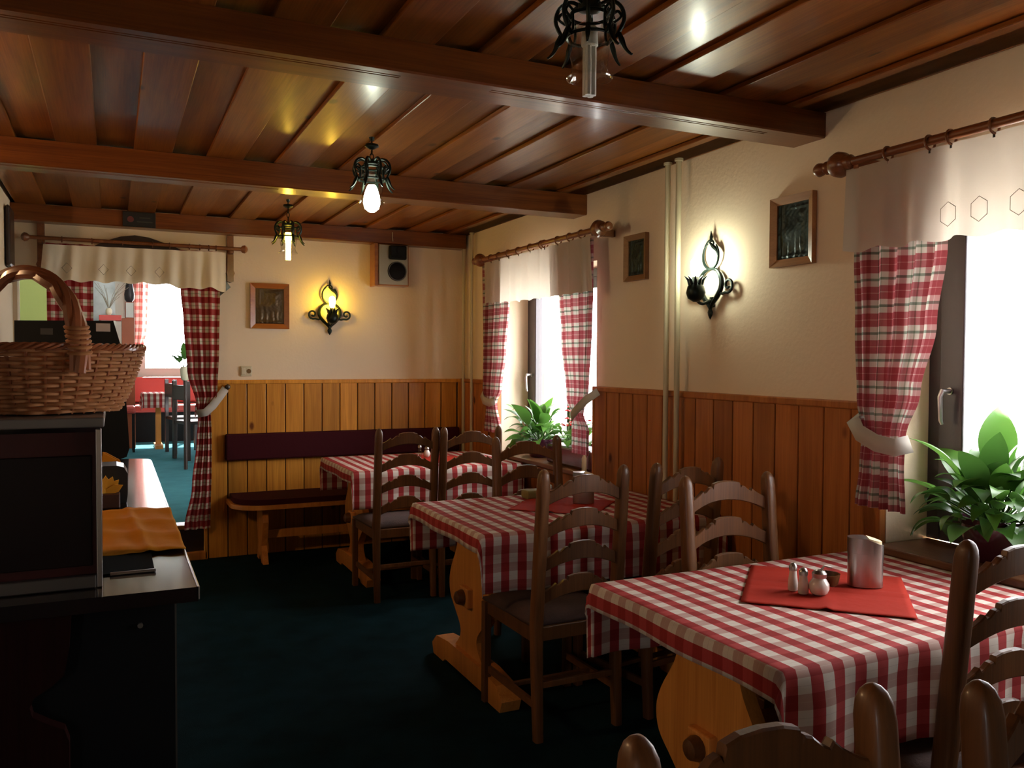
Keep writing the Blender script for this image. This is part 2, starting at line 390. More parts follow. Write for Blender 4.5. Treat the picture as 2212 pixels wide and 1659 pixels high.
# windows
def window(name, y0, y1):
    w = sempty(name); xf = 2.87
    bm = BM()
    box(bm, xf, xf+.07, y1-.055, y1, ZS+.03, ZT, .004); box(bm, xf, xf+.07, y0, y0+.055, ZS+.03, ZT, .004)
    box(bm, xf, xf+.07, y0+.055, y1-.055, ZT-.055, ZT, .004); box(bm, xf, xf+.07, y0+.055, y1-.055, ZS+.03, ZS+.09, .004)
    obj('frame', bm, FRAMEW, w)
    ym = (y0+y1)/2
    for a, b in ((y0+.055, ym), (ym, y1-.055)):
        bm = BM(); s = .105 if b > ym+.1 else .07; e = .045 if b > ym+.1 else .1
        box(bm, xf-.015, xf+.045, b-s, b-.002, ZS+.09, ZT-.055, .005); box(bm, xf-.015, xf+.045, a+.002, a+e, ZS+.09, ZT-.055, .005)
        box(bm, xf-.015, xf+.045, a+e, b-s, ZT-.13, ZT-.055, .004); box(bm, xf-.015, xf+.045, a+e, b-s, ZS+.09, ZS+.165, .004)
        sh = obj('sash', bm, FRAMEW, w)
        obj('pane', box(BM(), xf+.012, xf+.018, a+e, b-s, ZS+.165, ZT-.13), GLASS, sh)
        if b > ym+.1:
            bm = BM(); tube(bm, [(xf-.015, b-.05, 1.36), (xf-.06, b-.05, 1.36), (xf-.064, b-.045, 1.34), (xf-.055, b-.042, 1.25), (xf-.05, b-.045, 1.235)], [.010, .010, .009, .008, .006], 8)
            lathe(bm, [(.014, 0), (.014, .006)], (xf-.02, b-.05, 1.36), 12, 'X'); obj('handle', bm, STEEL, sh, True)
    obj('sill', box(BM(), 2.575, xf, y0+.005, y1-.005, ZS, ZS+.03, .006), SILLW, w)
    return w
window('window_1', 4.40, 5.78); window('window_2', .90, 2.27)
# outside ledge and ground beyond the windows
struct('ground_outside', box(BM(), -25, 25, -15, 30, -1.3, -1.2), plain('pale_paving', (.55, .55, .52), .9))

# heating pipes
def pipe(y, x, label, r=.014):
    t = thing('heating_pipe', label, 'pipe', (x, y, 0))
    bm = BM(); lathe(bm, [(r, 0), (r, 2.485)], n=12); obj('pipe_run', bm, PIPE, t, True)
    bm = BM(); lathe(bm, [(r+.008, 2.475), (r+.008, 2.4875)], n=12); obj('collar', bm, PIPE, t, True)
pipe(6.455, 2.615, 'thin cream heating pipe nearest the back corner of the room')
pipe(6.27, 2.61, 'thin cream heating pipe beside the far end of the back window rod', .012)
pipe(3.605, 2.59, 'left of two cream heating pipes between small picture and wall lamp')
pipe(3.505, 2.585, 'right of two cream heating pipes, next to the white glowing wall lamp')

# ================================================================= TABLES
def cloth_bm(hx, hy, a, b, top, seed=0, nx=70, ny=60):
    bm = BM(); uvl = bm.loops.layers.uv.new('UVMap'); rnd = random.Random(seed); ph = [rnd.uniform(0, 6) for _ in range(6)]
    X = [-(hx+a)+2*(hx+a)*i/nx for i in range(nx+1)]; Y = [-(hy+b)+2*(hy+b)*j/ny for j in range(ny+1)]
    vs = {}
    for i, x in enumerate(X):
        for j, y in enumerate(Y):
            dx = max(0, abs(x)-hx); dy = max(0, abs(y)-hy); h = math.hypot(dx, dy)
            sx = 1 if x > 0 else -1; sy = 1 if y > 0 else -1
            px, py = sx*min(abs(x), hx), sy*min(abs(y), hy)
            if h > 1e-6:
                ox, oy = dx/h, dy/h; s2 = 2*ox*oy
                o = .013*(1-math.exp(-h/.012))+.28*h*s2*.5
                wv = .010*min(1, h/.1)*(math.sin(x*13+ph[0])+.6*math.sin(x*29+ph[1])) if dy > dx else .006*min(1, h/.05)*math.sin(y*14+ph[2])
                o += max(-.008, wv)
                px += sx*ox*o; py += sy*oy*o
                z = top-h*(1-.03*s2)
                if h < .02: z = top-h*h/.04
                else: z = top-.01-(h-.02)*(1-.04*s2)
            else: z = top+.0008*math.sin(x*9+ph[3])*math.sin(y*11+ph[4])
            vs[i, j] = bm.verts.new((px, py, z))
    for i in range(nx):
        for j in range(ny):
            f = bm.faces.new((vs[i, j], vs[i+1, j], vs[i+1, j+1], vs[i, j+1])); f.smooth = True
            for lp, (p, q) in zip(f.loops, ((i, j), (i+1, j), (i+1, j+1), (i, j+1))): lp[uvl].uv = (X[p], Y[q])
    return bm
def trestle_table(x0, x1, y0, y1, label, clabel, seed, hz=0, a=.085, b=.25, top=.755, far=False):
    cx, cy = (x0+x1)/2, (y0+y1)/2; hx, hy = (x1-x0)/2, (y1-y0)/2
    t = thing('trestle_table', label, 'table', (cx, cy, hz), 0, 'wooden trestle tables under checked cloths')
    obj('tabletop', box(BM(), -hx+.004, hx-.004, -hy+.004, hy-.004, top-.045, top-.004, .008), TABLEW, t)
    half = [(.11, .17), (.17, .105), (.22, .10), (.28, .16), (.34, .225), (.41, .24), (.48, .215), (.58, .15), (.66, .13), (top-.045, .15)]
    for sx in (-hx+.14, hx-.16):
        pts = []
        hs = []
        for q in range(len(half)-1):
            p0, p1, p2, p3 = half[max(q-1, 0)], half[q], half[q+1], half[min(q+2, len(half)-1)]
            for e in range(4):
                u = e/4; hs.append(tuple(.5*(2*b_+(c_-a_)*u+(2*a_-5*b_+4*c_-d_)*u*u+(3*b_-a_-3*c_+d_)*u**3) for a_, b_, c_, d_ in zip(p0, p1, p2, p3)))
        hs.append(half[-1])
        pts = [(w, z) for z, w in hs]+[(-w, z) for z, w in reversed(hs)]
        bm = prism(BM(), pts, sx-.022, sx+.022, 'YZ'); tr = obj('trestle', bm, TABLEW, t)
        fo = [(-.40, 0), (-.27, 0), (-.24, .02), (.24, .02), (.27, 0), (.40, 0), (.42, .05), (.36, .10), (.2, .118), (-.2, .118), (-.36, .10), (-.42, .05)]
        obj('foot', prism(BM(), fo, sx-.045, sx+.045, 'YZ'), TABLEW, tr)
        s = -1 if sx < 0 else 1
        obj('peg', lathe(BM(), [(.010, -.06*s), (.02, -.055*s), (.034, -.03*s), (.036, -.01*s), (.028, .012*s), (.01, .022*s)], (sx+s*.07, 0, .385), 14, 'X'), CHAIRW, tr, True)
    obj('stretcher', box(BM(), -hx+.09, hx-.11, -.05, .05, .34, .43, .006), TABLEW, t)
    c = obj('tablecloth', cloth_bm(hx, hy, a, b, top+.002, seed), GING, loc=(cx, cy, hz)); tag(c, clabel, 'tablecloth', 'red and white checked tablecloths')
    so_ = c.modifiers.new('thickness', 'SOLIDIFY'); so_.thickness = .0015; so_.offset = 1
    return t
trestle_table(1.37, 2.555, 5.24, 6.10, 'trestle table at the back in front of the wall bench', 'checked cloth on the back table in front of the wall bench', 1)
trestle_table(1.35, 2.555, 3.13, 3.98, 'middle trestle table with an open pine foot and peg at its left end', 'checked cloth on the middle table, hanging over a pine trestle', 2)
trestle_table(1.385, 2.57, 1.47, 2.30, 'nearest trestle table, under the steel napkin holder', 'checked cloth on the nearest table with the steel napkin holder', 3)

def napkin(cx, cy, z, h, label, seed):
    bm = BM(); n = 24; vs = {}
    for i in range(n+1):
        for j in range(n+1):
            u, v = -1+2*i/n, -1+2*j/n
            cr = .0065*(math.exp(-(u/.035)**2)+math.exp(-(v/.035)**2))+.0015*math.sin(5*u+seed)*math.sin(4*v)
            x, y = (u+v)/2*h*1.0, (v-u)/2*h*1.0
            vs[i, j] = bm.verts.new((x, y, .003+abs(cr)))
    for i in range(n):
        for j in range(n): bm.faces.new((vs[i, j], vs[i+1, j], vs[i+1, j+1], vs[i, j+1])).smooth = True
    o = obj('napkin', bm, RED, loc=(cx, cy, z)); o.modifiers.new('t', 'SOLIDIFY').thickness = .0015
    tag(o, label, 'napkin', 'red square napkins laid diagonally'); return o
TZ = .7585
napkin(1.998, 1.935, TZ, .335, 'red square napkin under the steel holder on the nearest table', 1)
napkin(1.985, 3.60, TZ, .30, 'red square napkin on the middle table, behind a chair back', 2)
napkin(2.06, 5.68, TZ, .30, 'red square napkin on the back table by the wall bench', 3)

# ================================================================= CHAIRS
def rail_pts(w=.165):
    top = [(-1, 0), (-.86, .006), (-.74, .020), (-.64, .030), (-.60, .024), (-.54, .030), (-.44, .038), (-.38, .038), (-.33, .034), (-.29, .050), (-.15, .055)]
    top = top+[(-x, z) for x, z in reversed(top)]
    bot = [(t/8, -.052+.044*(1-(t/8)**2)) for t in range(8, -9, -1)]
    return [(x*w, z) for x, z in top]+[(x*w, z) for x, z in bot]
def slat(bm, z0, y0, w=.163, th=.009):
    top = [(-1, 0), (-.93, .003), (-.86, .008), (-.74, .020), (-.66, .031), (-.63, .022), (-.57, .026), (-.47, .040), (-.40, .043), (-.37, .036), (-.345, .054), (-.20, .060), (0, .062)]
    top = top+[(-x, z) for x, z in reversed(top[:-1])]; cols = []
    for x, z in top:
        b = -.050+.042*(1-x*x); dy = -.018*(1-x*x); r = .003
        cols.append([bm.verts.new((x*w, y0+dy+sy, zz+z0)) for sy, zz in ((-th+r, z), (-th, z-r), (-th, b+r), (-th+r, b), (th-r, b), (th, b+r), (th, z-r), (th-r, z))])
    for A, B in zip(cols, cols[1:]):
        for k in range(8): bm.faces.new((A[k], A[(k+1) % 8], B[(k+1) % 8], B[k]))
    bm.faces.new(cols[0][::-1]); bm.faces.new(cols[-1]); return bm
OCT = [(math.copysign(abs(math.cos(a))**.55, math.cos(a)), math.copysign(abs(math.sin(a))**.55, math.sin(a))) for a in [2*PI*(k+.5)/16 for k in range(16)]]
def make_chair(label):
    t = thing('dining_chair', label, 'chair', (0, 0, 0), 0, 'ladder-back dining chairs round the checked tables')
    lean = lambda z: -.205-.055*max(0, (z-.42)/.6)
    for s in (-1, 1):
        bm = BM(); secs = [(0, .018), (.25, .021), (.44, .023), (.7, .023), (.95, .022), (1.015, .0215), (1.035, .019), (1.048, .014), (1.055, .008), (1.0575, .002)]
        rings = []
        for z, r in secs:
            y = lean(z)+(-.02*(1-z/.42) if z < .42 else 0)
            rings.append([bm.verts.new((s*.18+dx*r, y+dy*r*1.1, z)) for dx, dy in OCT])
        for A, B in zip(rings, rings[1:]):
            for k in range(len(OCT)): bm.faces.new((A[k], A[(k+1) % len(OCT)], B[(k+1) % len(OCT)], B[k]))
        bm.faces.new(rings[0][::-1]); bm.faces.new(rings[-1]); obj('rear_post', bm, CHAIRW, t, True)
        bm = BM(); box(bm, s*.20-.017, s*.20+.017, .195, .229, 0, .435, .004); obj('leg', bm, CHAIRW, t)
        bm = BM(); y0 = -.215; prism(bm, [(y0, .13), (.2, .13), (.2, .158), (y0, .158)], s*.192-.008, s*.192+.008, 'YZ'); obj('stretcher', bm, CHAIRW, t)
        bm = BM(); prism(bm, [(-.2, .385), (.2, .385), (.2, .44), (-.2, .44)], s*.19-.011, s*.19+.011, 'YZ'); obj('seat_rail', bm, CHAIRW, t)
    bm = BM(); box(bm, -.185, .185, -.01, .01, .136, .154, .003); obj('stretcher', bm, CHAIRW, t)
    bm = BM(); box(bm, -.165, .165, -.222, -.206, .20, .225, .003); obj('stretcher', bm, CHAIRW, t)
    bm = BM(); box(bm, -.185, .185, .198, .22, .385, .44, .003); obj('seat_rail', bm, CHAIRW, t)
    bm = BM(); box(bm, -.165, .165, -.222, -.2, .385, .44, .003); obj('seat_rail', bm, CHAIRW, t)
    for z in (.968, .838, .708, .578): obj('back_slat', slat(BM(), z, lean(z)), CHAIRW, t)
    bm = BM(); n = 14; vs = {}
    for i in range(n+1):
        for j in range(n+1):
            u, v = -1+2*i/n, -1+2*j/n; w = .213-.02*(1-v)/2
            e = (1-abs(u)**4)*(1-abs(v)**4)
            vs[i, j] = bm.verts.new((u*w, .01+v*.215, .452+.032*max(0, e)**.5))
    for i in range(n):
        for j in range(n): bm.faces.new((vs[i, j], vs[i+1, j], vs[i+1, j+1], vs[i, j+1])).smooth = True
    c = bmesh.ops.extrude_face_region(bm, geom=bm.faces[:]); 
    for v in [g for g in c['geom'] if isinstance(g, bmesh.types.BMVert)]: v.co.z = .441
    obj('seat', bm, SEAT, t); return t
ch0 = make_chair('ladder-back chair on the near side of the back table, at left')
ch0.location = (1.615, 5.145, 0)
GR = 'ladder-back dining chairs round the checked tables'
dup(ch0, (2.03, 5.10, 0), math.radians(-3), 'ladder-back chair on the near side of the back table, at right', GR)
dup(ch0, (2.02, 3.845, 0), PI-.06, 'ladder-back chair on the far side of the middle table, before the window', GR)
dup(ch0, (1.647, 3.085, 0), math.radians(1), 'ladder-back chair in front of the middle table, seat cushion in full view', GR)
dup(ch0, (2.125, 3.11, 0), math.radians(9), 'ladder-back chair near the pipes, right-hand seat in front of the middle table', GR)
dup(ch0, (2.02, 2.185, 0), PI-.06, 'orange-brown lit chair back on the far side of the nearest table', GR)
dup(ch0, (1.97, 1.573, 0), math.radians(1), 'large chair back at right edge in front of the nearest table', GR)
dup(ch0, (.700, .506, 0), PI, 'foreground chair of which only posts and top slat rise at bottom edge', GR)
dup(ch0, (1.195, .455, 0), PI, 'foreground chair at bottom right corner, rounded post cap showing', GR)

# ================================================================= BENCH
bn = thing('wall_bench', 'long maroon cushioned bench along the pine back wall', 'bench', (0, 0, 0))
def seat_outline(x0, x1, y0, y1, r):
    p = [(x1, y1), (x0, y1)]
    for k in range(9):
        a = PI+(PI/2)*k/8; p.append((x0+r+r*math.cos(a), y0+r+r*math.sin(a)))
    return p+[(x1, y0)]
obj('seat_board', prism(BM(), seat_outline(.75, 2.58, 6.08, 6.515, .22), .405, .435, 'XY'), TABLEW, bn)
obj('seat_cushion', prism(BM(), seat_outline(.775, 2.57, 6.10, 6.51, .21), .436, .475, 'XY'), MAROON, bn)
obj('back_cushion', box(BM(), .745, 2.59, 6.47, 6.522, .72, .915, .012), MAROON, bn)
for lx in (.96, 2.2):
    pr_ = [(6.20, .405), (6.16, .30), (6.20, .2), (6.24, .12), (6.16, .0), (6.24, 0), (6.30, .05), (6.36, 0), (6.44, 0), (6.38, .12), (6.41, .2), (6.45, .3), (6.41, .405)]
    obj('leg', prism(BM(), pr_, lx, lx+.04, 'YZ'), TABLEW, bn)
obj('stretcher', box(BM(), 1.0, 2.2, 6.29, 6.32, .16, .22, .004), TABLEW, bn)

# ================================================================= TABLE ITEMS
nh = thing('napkin_holder', 'tall brushed steel napkin holder with slanted top on the red napkin', 'napkin holder', (2.135, 1.905, TZ+.008), math.radians(-38))
pts = [(.052*math.copysign(abs(math.cos(a))**.8, math.cos(a)), .036*math.copysign(abs(math.sin(a))**.8, math.sin(a))) for a in [2*PI*k/28 for k in range(28)]]
def slant(q): return Vector((q.x, q.y, q.z if q.z < .05 else q.z-.022*max(0, q.x)/.052))
obj('body', prism(BM(), pts, 0, .105, 'XY', None), STEEL, nh, True)
obj('lid', prism(BM(), [(x*1.03, y*1.03) for x, y in pts], .1055, .152, 'XY', slant), STEEL, nh, True)
obj('napkin_stack', prism(BM(), [(x*.8+.006, y*.82) for x, y in pts if x > -.01], .12, .150, 'XY', lambda q: Vector((q.x, q.y, q.z if q.z < .13 else q.z-.014*max(0, q.x)/.052+.004))), plain('pale_paper', (.75, .62, .38), .9), nh)
def shaker(x, y, label, r=.019, h=.062, z=TZ+.008, body=PORC, g='shakers on the table napkins', jar=False):
    t = thing('shaker', label, 'shaker', (x, y, z), 0, g)
    if jar: prof = [(r*.6, 0), (r*.95, .006), (r*1.15, .02), (r*1.12, .034), (r*.8, .048), (r*.62, .053)]
    else: prof = [(r*.85, 0), (r, .004), (r*.95, h*.5), (r*.75, h*.85), (r*.7, h)]
    obj('body', lathe(BM(), prof, n=18), body, t, True); h0 = prof[-1][1]
    obj('cap', lathe(BM(), [(r*.8, h0), (r*.85, h0+.012), (r*.6, h0+.02), (r*.15, h0+.024)], n=18), STEEL, t, True)
    if jar: obj('spoon_handle', tube(BM(), [(.0, 0, h0+.015), (.012, -.008, h0+.035), (.03, -.02, h0+.03)], .0035, 6), STEEL, t, True)
shaker(1.885, 1.955, 'white shaker furthest left on the nearest table napkin', .015, .062)
shaker(1.888, 1.915, 'pinkish white shaker in the middle of the trio, nearest table', .016, .056)
shaker(1.922, 1.885, 'round white condiment pot with steel lid, on the nearest table', .026, .05, jar=True)
bo = thing('ashtray_bowl', 'small brown wooden bowl between shakers and steel holder', 'bowl', (2.025, 1.955, TZ+.008))
obj('bowl', lathe(BM(), [(.025, 0), (.034, .008), (.040, .038), (.036, .038), (.030, .012), (.0, .010)], n=22, cap=False), CHAIRW, bo, True)
shaker(1.925, 3.735, 'clear-topped pale shaker on the middle table napkin', .017, .075, z=TZ+.008)
shaker(1.965, 3.70, 'second pale shaker on the middle table, hidden partly by a post', .017, .06, z=TZ+.008)
t = thing('paper_card', 'olive card tray lying behind the shakers on the middle table', 'tray', (1.96, 3.86, TZ+.001))
obj('tray', box(BM(), -.06, .06, -.04, .04, .0, .045, .01), plain('olive_card', (.20, .15, .04), .7), t)
nh2 = dup(nh, (2.10, 3.60, TZ+.008), math.radians(-38), 'steel napkin holder seen through a chair back on the middle table')
shaker(2.02, 5.83, 'left small glass shaker on the back table', .017, .06, body=JARG)
shaker(2.065, 5.80, 'right small glass shaker on the back table', .017, .05, body=JARG)
shaker(2.05, 5.76, 'round sugar pot at the front of the back table shakers', .02, .05, jar=True)

# ================================================================= CURTAINS, RODS
def curtain(name, mat, o0, d, nrm, left, right, ztop, zbot, parent, amp=.018, waves=5, uw=1.7, nu=70, nv=44, flare=None):
    bm = BM(); uvl = bm.loops.layers.uv.new('UVMap'); d = Vector(d); nrm = Vector(nrm); o0 = Vector(o0)
    rows = []; W0 = abs(lerp(right, ztop)-lerp(left, ztop))
    for j in range(nv+1):
        z = ztop+(zbot-ztop)*j/nv; a, b = lerp(left, z), lerp(right, z); w = abs(b-a); row = []
        for i in range(nu+1):
            s = i/nu; am = amp*(.55+.45*min(1, w/W0))
            off = am*math.sin(2*PI*waves*s+.5*math.sin(3*z+s*4))+.3*am*math.sin(2*PI*waves*2.3*s+1)
            row.append((bm.verts.new(o0+d*(a+(b-a)*s)+nrm*off+Vector((0, 0, z))), (s*W0*uw, z)))
        rows.append(row)
    for A, B in zip(rows, rows[1:]):
        for i in range(nu):
            q = (A[i], A[i+1], B[i+1], B[i]); f = bm.faces.new([v for v, _ in q]); f.smooth = True
            for lp, (_, uv) in zip(f.loops, q): lp[uvl].uv = uv
    return obj(name, bm, mat, parent)
def valance(mat, o0, d, nrm, a, b, ztop, zbot, parent, amp=.014, waves=9, hem=None, seed=0):
    bm = BM(); d = Vector(d); nrm = Vector(nrm); o0 = Vector(o0); rnd = random.Random(seed)
    P = [rnd.uniform(0, 6) for _ in range(4)]; nu, nv = 110, 10; rows = []
    for j in range(nv+1):
        t = j/nv; row = []
        for i in range(nu+1):
            s = i/nu; zt = ztop[0]+(ztop[1]-ztop[0])*s; zb = lerp(hem, s) if hem else zbot
            am = amp*(.25+.75*t); ss = s+.012*math.sin(7*s+P[0])
            off = am*(math.sin(2*PI*waves*ss+P[1])+.5*math.sin(2*PI*waves*1.7*ss+P[2]))
            a2 = a+(a-b)*.02*t; sag = .006*math.sin(2*PI*waves*ss)*t
            row.append(bm.verts.new(o0+d*(a2+(b-a2)*s)+nrm*off+Vector((0, 0, zt+(zb-zt)*t+sag))))
        rows.append(row)
    for A, B in zip(rows, rows[1:]):
        for i in range(nu): bm.faces.new((A[i], A[i+1], B[i+1], B[i])).smooth = True
    return obj('valance', bm, mat, parent)
def band(pts, hw, parent, name='tieback', mat=None, nrm=(1, 0, 0)):
    """flat cloth band swept along pts, hw high"""
    bm = BM(); nrm = Vector(nrm); pts = [Vector(p) for p in pts]; A = []
    for i, p in enumerate(pts):
        t = (pts[min(i+1, len(pts)-1)]-pts[max(i-1, 0)]).normalized(); s = t.cross(nrm).normalized()*hw
        A.append((bm.verts.new(p+s), bm.verts.new(p-s)))
    for (a, b), (c, e) in zip(A, A[1:]): bm.faces.new((a, c, e, b)).smooth = True
    o = obj(name, bm, mat or WHITE, parent); o.modifiers.new('t', 'SOLIDIFY').thickness = .003; return o
def rod_y(x, z, y0, y1, label, ends, rings, r=.016):
    """wooden rod along Y on the right wall"""
    t = thing('curtain_rod', label, 'curtain rod', (x, 0, z))
    obj('pole', lathe(BM(), [(r, y0), (r, y1)], n=14, axis='Y'), RODW, t, True)
    for e, s in ends:
        prof = [(.018, -.02), (.028, -.01), (.028, .01), (.042, .02), (.050, .045), (.042, .07), (.02, .078), (.016, .085), (.024, .095), (.026, .108), (.018, .118), (.016, .122), (.024, .132), (.027, .148), (.020, .162), (.004, .168)]
        obj('finial', lathe(BM(), [(q, e+s*h) for q, h in prof], n=18, axis='Y'), RODW, t, True)
        obj('bracket', box(BM(), 0, XR-x, e-s*.03-.014, e-s*.03+.014, -.03, .01, .005), RODW, t)
    for yr in rings:
        bm = BM(); tube(bm, [(.024*math.cos(a), yr+.002*math.sin(a), -.006+.024*math.sin(a)) for a in [2*PI*k/16 for k in range(16)]], .0045, 6, closed=True)
        rg = obj('ring', bm, RODW, t, True)
        obj('eye', tube(BM(), [(0, yr, -.03), (0, yr, -.042)], .004, 6), STEELD, rg)
    return t
rod_y(2.50, 2.218, 4.16, 5.82, 'wooden curtain rod with rings over the back window', ((4.18, -1), (5.80, 1)), [4.33, 4.47, 4.62, 4.80, 4.84, 5.0, 5.18, 5.34, 5.5, 5.64])
rod_y(2.50, 2.216, .60, 2.35, 'wooden curtain rod with turned finial over the front window', ((2.335, 1),), [2.16, 1.99, 1.91, 1.76, 1.55, 1.3])
Yd, Xn = (0, 1, 0), (-1, 0, 0)
cs = thing('window_curtain', 'red plaid curtain tied back at the left of the back window', 'curtain', (0, 0, 0), 0, 'red plaid tied curtains')
curtain('drape', PLAID, (2.565, 0, 0), Yd, Xn, [(2.19, 5.93), (1.25, 5.93), (1.12, 5.86), (.93, 5.89)], [(2.19, 5.45), (1.88, 5.48), (1.53, 5.53), (1.26, 5.60), (1.15, 5.69), (.93, 5.60)], 2.19, .93, cs, waves=4)
band([(2.62, 5.97, 1.28), (2.55, 5.93, 1.21), (2.535, 5.86, 1.165), (2.535, 5.75, 1.15), (2.55, 5.68, 1.17)], .03, cs)
cs = thing('window_curtain', 'red plaid curtain tied back at the right of the back window', 'curtain', (0, 0, 0), 0, 'red plaid tied curtains')
curtain('drape', PLAID, (2.565, 0, 0), Yd, Xn, [(2.19, 4.29), (1.88, 4.30), (1.69, 4.315), (1.3, 4.345), (1.14, 4.40), (1.05, 4.33), (.93, 4.33)], [(2.19, 4.74), (1.88, 4.717), (1.64, 4.677), (1.23, 4.60), (1.13, 4.535), (.93, 4.535)], 2.19, .90, cs, waves=4)
band([(2.605, 4.30, 1.285), (2.55, 4.345, 1.235), (2.535, 4.42, 1.18), (2.54, 4.49, 1.14), (2.56, 4.545, 1.115)], .028, cs)
cs = thing('window_curtain', 'wide red plaid curtain with pale tieback at the front window', 'curtain', (0, 0, 0), 0, 'red plaid tied curtains')
curtain('drape', PLAID, (2.565, 0, 0), Yd, Xn, [(2.19, 1.93), (1.87, 1.965), (1.6, 2.004), (1.36, 2.063), (1.2, 2.118), (1.1, 2.121), (.92, 2.108)], [(2.19, 2.38), (1.89, 2.372), (1.61, 2.355), (1.33, 2.338), (1.2, 2.312), (1.08, 2.322), (.92, 2.343)], 2.19, .925, cs, waves=5, amp=.022)
band([(2.62, 2.31, 1.285), (2.53, 2.325, 1.25), (2.505, 2.27, 1.205), (2.50, 2.19, 1.175), (2.51, 2.12, 1.165), (2.55, 2.085, 1.18)], .032, cs)
cs = thing('window_valance', 'ivory valance gathered under the back window rod', 'valance', (0, 0, 0))
valance(VAL, (2.50, 0, 0), Yd, Xn, 4.235, 5.77, (2.19, 2.19), 1.88, cs, amp=.012, waves=11, hem=[(0, 1.868), (.5, 1.868), (1, 1.885)])
cs = thing('window_valance', 'ivory valance with stitched hexagons under the front window rod', 'valance', (0, 0, 0))
valance(VAL, (2.50, 0, 0), Yd, Xn, 1.0, 2.345, (2.19, 2.19), 1.875, cs, amp=.013, waves=8, hem=[(0, 1.865), (1, 1.882)], seed=4)
for yc in (1.90, 1.79, 1.66, 1.53):
    bm = BM(); tube(bm, [(2.478, yc+.032*math.cos(a), 1.955+.040*math.sin(a)) for a in [PI/6+2*PI*k/6 for k in range(6)]], .0012, 4, closed=True)
    obj('stitched_hexagon', bm, THREAD, cs)
# doorway curtain set
rd = thing('curtain_rod', 'thin wooden rod across the doorway with end knobs', 'curtain rod', (0, 6.42, 2.268))
obj('pole', lathe(BM(), [(.013, -.50), (.013, .86)], n=12, axis='X'), RODW, rd, True)
for e, s in ((-.49, -1), (.85, 1)): obj('finial', lathe(BM(), [(q, e+s*h) for q, h in [(.014, 0), (.026, .012), (.03, .03), (.018, .045), (.004, .05)]], n=14, axis='X'), RODW, rd, True)
for xr in (-.3, -.12, .07, .26, .37, .50, .57, .63, .68):
    bm = BM(); tube(bm, [(xr, .019*math.cos(a), -.004+.019*math.sin(a)) for a in [2*PI*k/12 for k in range(12)]], .0035, 5, closed=True); obj('ring', bm, RAILW, rd, True)
for xb, lab in ((-.43, 'carved brown wall bracket at the left end of the doorway rod'), (.79, 'carved brown wall bracket at the right end of the doorway rod')):
    b = thing('rod_bracket', lab, 'bracket', (xb, 6.5, 0), 0, 'doorway rod brackets')
    obj('plate', prism(BM(), [(-.022, 2.375), (-.022, 2.12), (-.03, 2.10), (-.022, 2.08), (-.022, 2.04), (0, 2.03), (.022, 2.04), (.022, 2.08), (.03, 2.10), (.022, 2.12), (.022, 2.375)], .012, .045, 'XZ'), RODW, b)
    obj('arm', box(BM(), -.014, .014, -.07, .012, 2.235, 2.255, .004), RODW, b)
yk = thing('carved_yoke', 'dark arched wooden yoke hung behind the doorway rod', 'wall ornament', (0, 6.51, 0))
obj('arch', prism(BM(), [(-.12, 2.235), (-.03, 2.285), (.06, 2.318), (.15, 2.332), (.24, 2.322), (.34, 2.29), (.42, 2.262), (.5, 2.225), (.5, 2.205), (.36, 2.225), (.2, 2.235), (.05, 2.232), (-.1, 2.215)], -.012, .012, 'XZ'), DARKW, yk)
hd = thing('header_board', 'dark pointed board ending beside the doorway valance', 'wall ornament', (0, 6.5, 0))
obj('board_plank', prism(BM(), [(-.44, 2.05), (-.455, 2.0), (-.40, 1.935), (-.37, 2.03), (.71, 2.03), (.715, 1.93), (.79, 1.995), (.74, 2.06)], .0, .035, 'XZ'), DARKW, hd)
Xd, Yn = (1, 0, 0), (0, -1, 0)
cs = thing('door_curtain', 'plaid curtain hanging at the left side of the doorway', 'curtain', (0, 0, 0), 0, 'doorway plaid curtains')
curtain('drape', PLAIDY, (0, 6.45, 0), Xd, Yn, [(2.24, -.40), (1.9, -.395), (.3, -.39)], [(2.24, -.11), (1.9, -.115), (.3, -.15)], 2.24, .32, cs, waves=3, amp=.015)
cs = thing('door_curtain', 'long plaid curtain tied at the right side of the doorway', 'curtain', (0, 0, 0), 0, 'doorway plaid curtains')
curtain('drape', PLAIDY, (0, 6.44, 0), Xd, Yn, [(2.24, .43), (1.976, .44), (1.715, .46), (1.386, .482), (1.12, .545), (1.03, .552), (.888, .541), (.557, .508), (.25, .455)], [(2.24, .72), (1.97, .708), (1.55, .699), (1.22, .685), (1.10, .64), (.9, .645), (.72, .644), (.25, .634)], 2.24, .24, cs, waves=3, amp=.018)
band([(.545, 6.40, 1.075), (.60, 6.39, 1.085), (.65, 6.41, 1.13), (.70, 6.45, 1.19), (.75, 6.505, 1.25)], .028, cs, nrm=(0, 1, 0))
obj('hook', lathe(BM(), [(.012, 0), (.02, -.02), (.014, -.035), (.003, -.04)], (.765, 6.525, 1.262), 10, 'Y'), STEELD, cs, True)
cs = thing('door_valance', 'ivory valance with diamond lace hung across the doorway', 'valance', (0, 0, 0))
valance(VALD, (0, 6.40, 0), Xd, Yn, -.41, .745, (2.225, 2.235), 1.985, cs, amp=.02, waves=8, hem=[(0, 1.985), (.5, 1.99), (.62, 1.99), (.8, 1.965), (.9, 1.975), (1, 1.955)], seed=2)
for xc in (-.27, -.05, .12, .3):
    bm = BM(); tube(bm, [(xc+.03*math.cos(a), 6.368, 2.07+.035*math.sin(a)) for a in [PI/2*k for k in range(4)]], .002, 4, closed=True); obj('lace_diamond', bm, THREAD, cs)

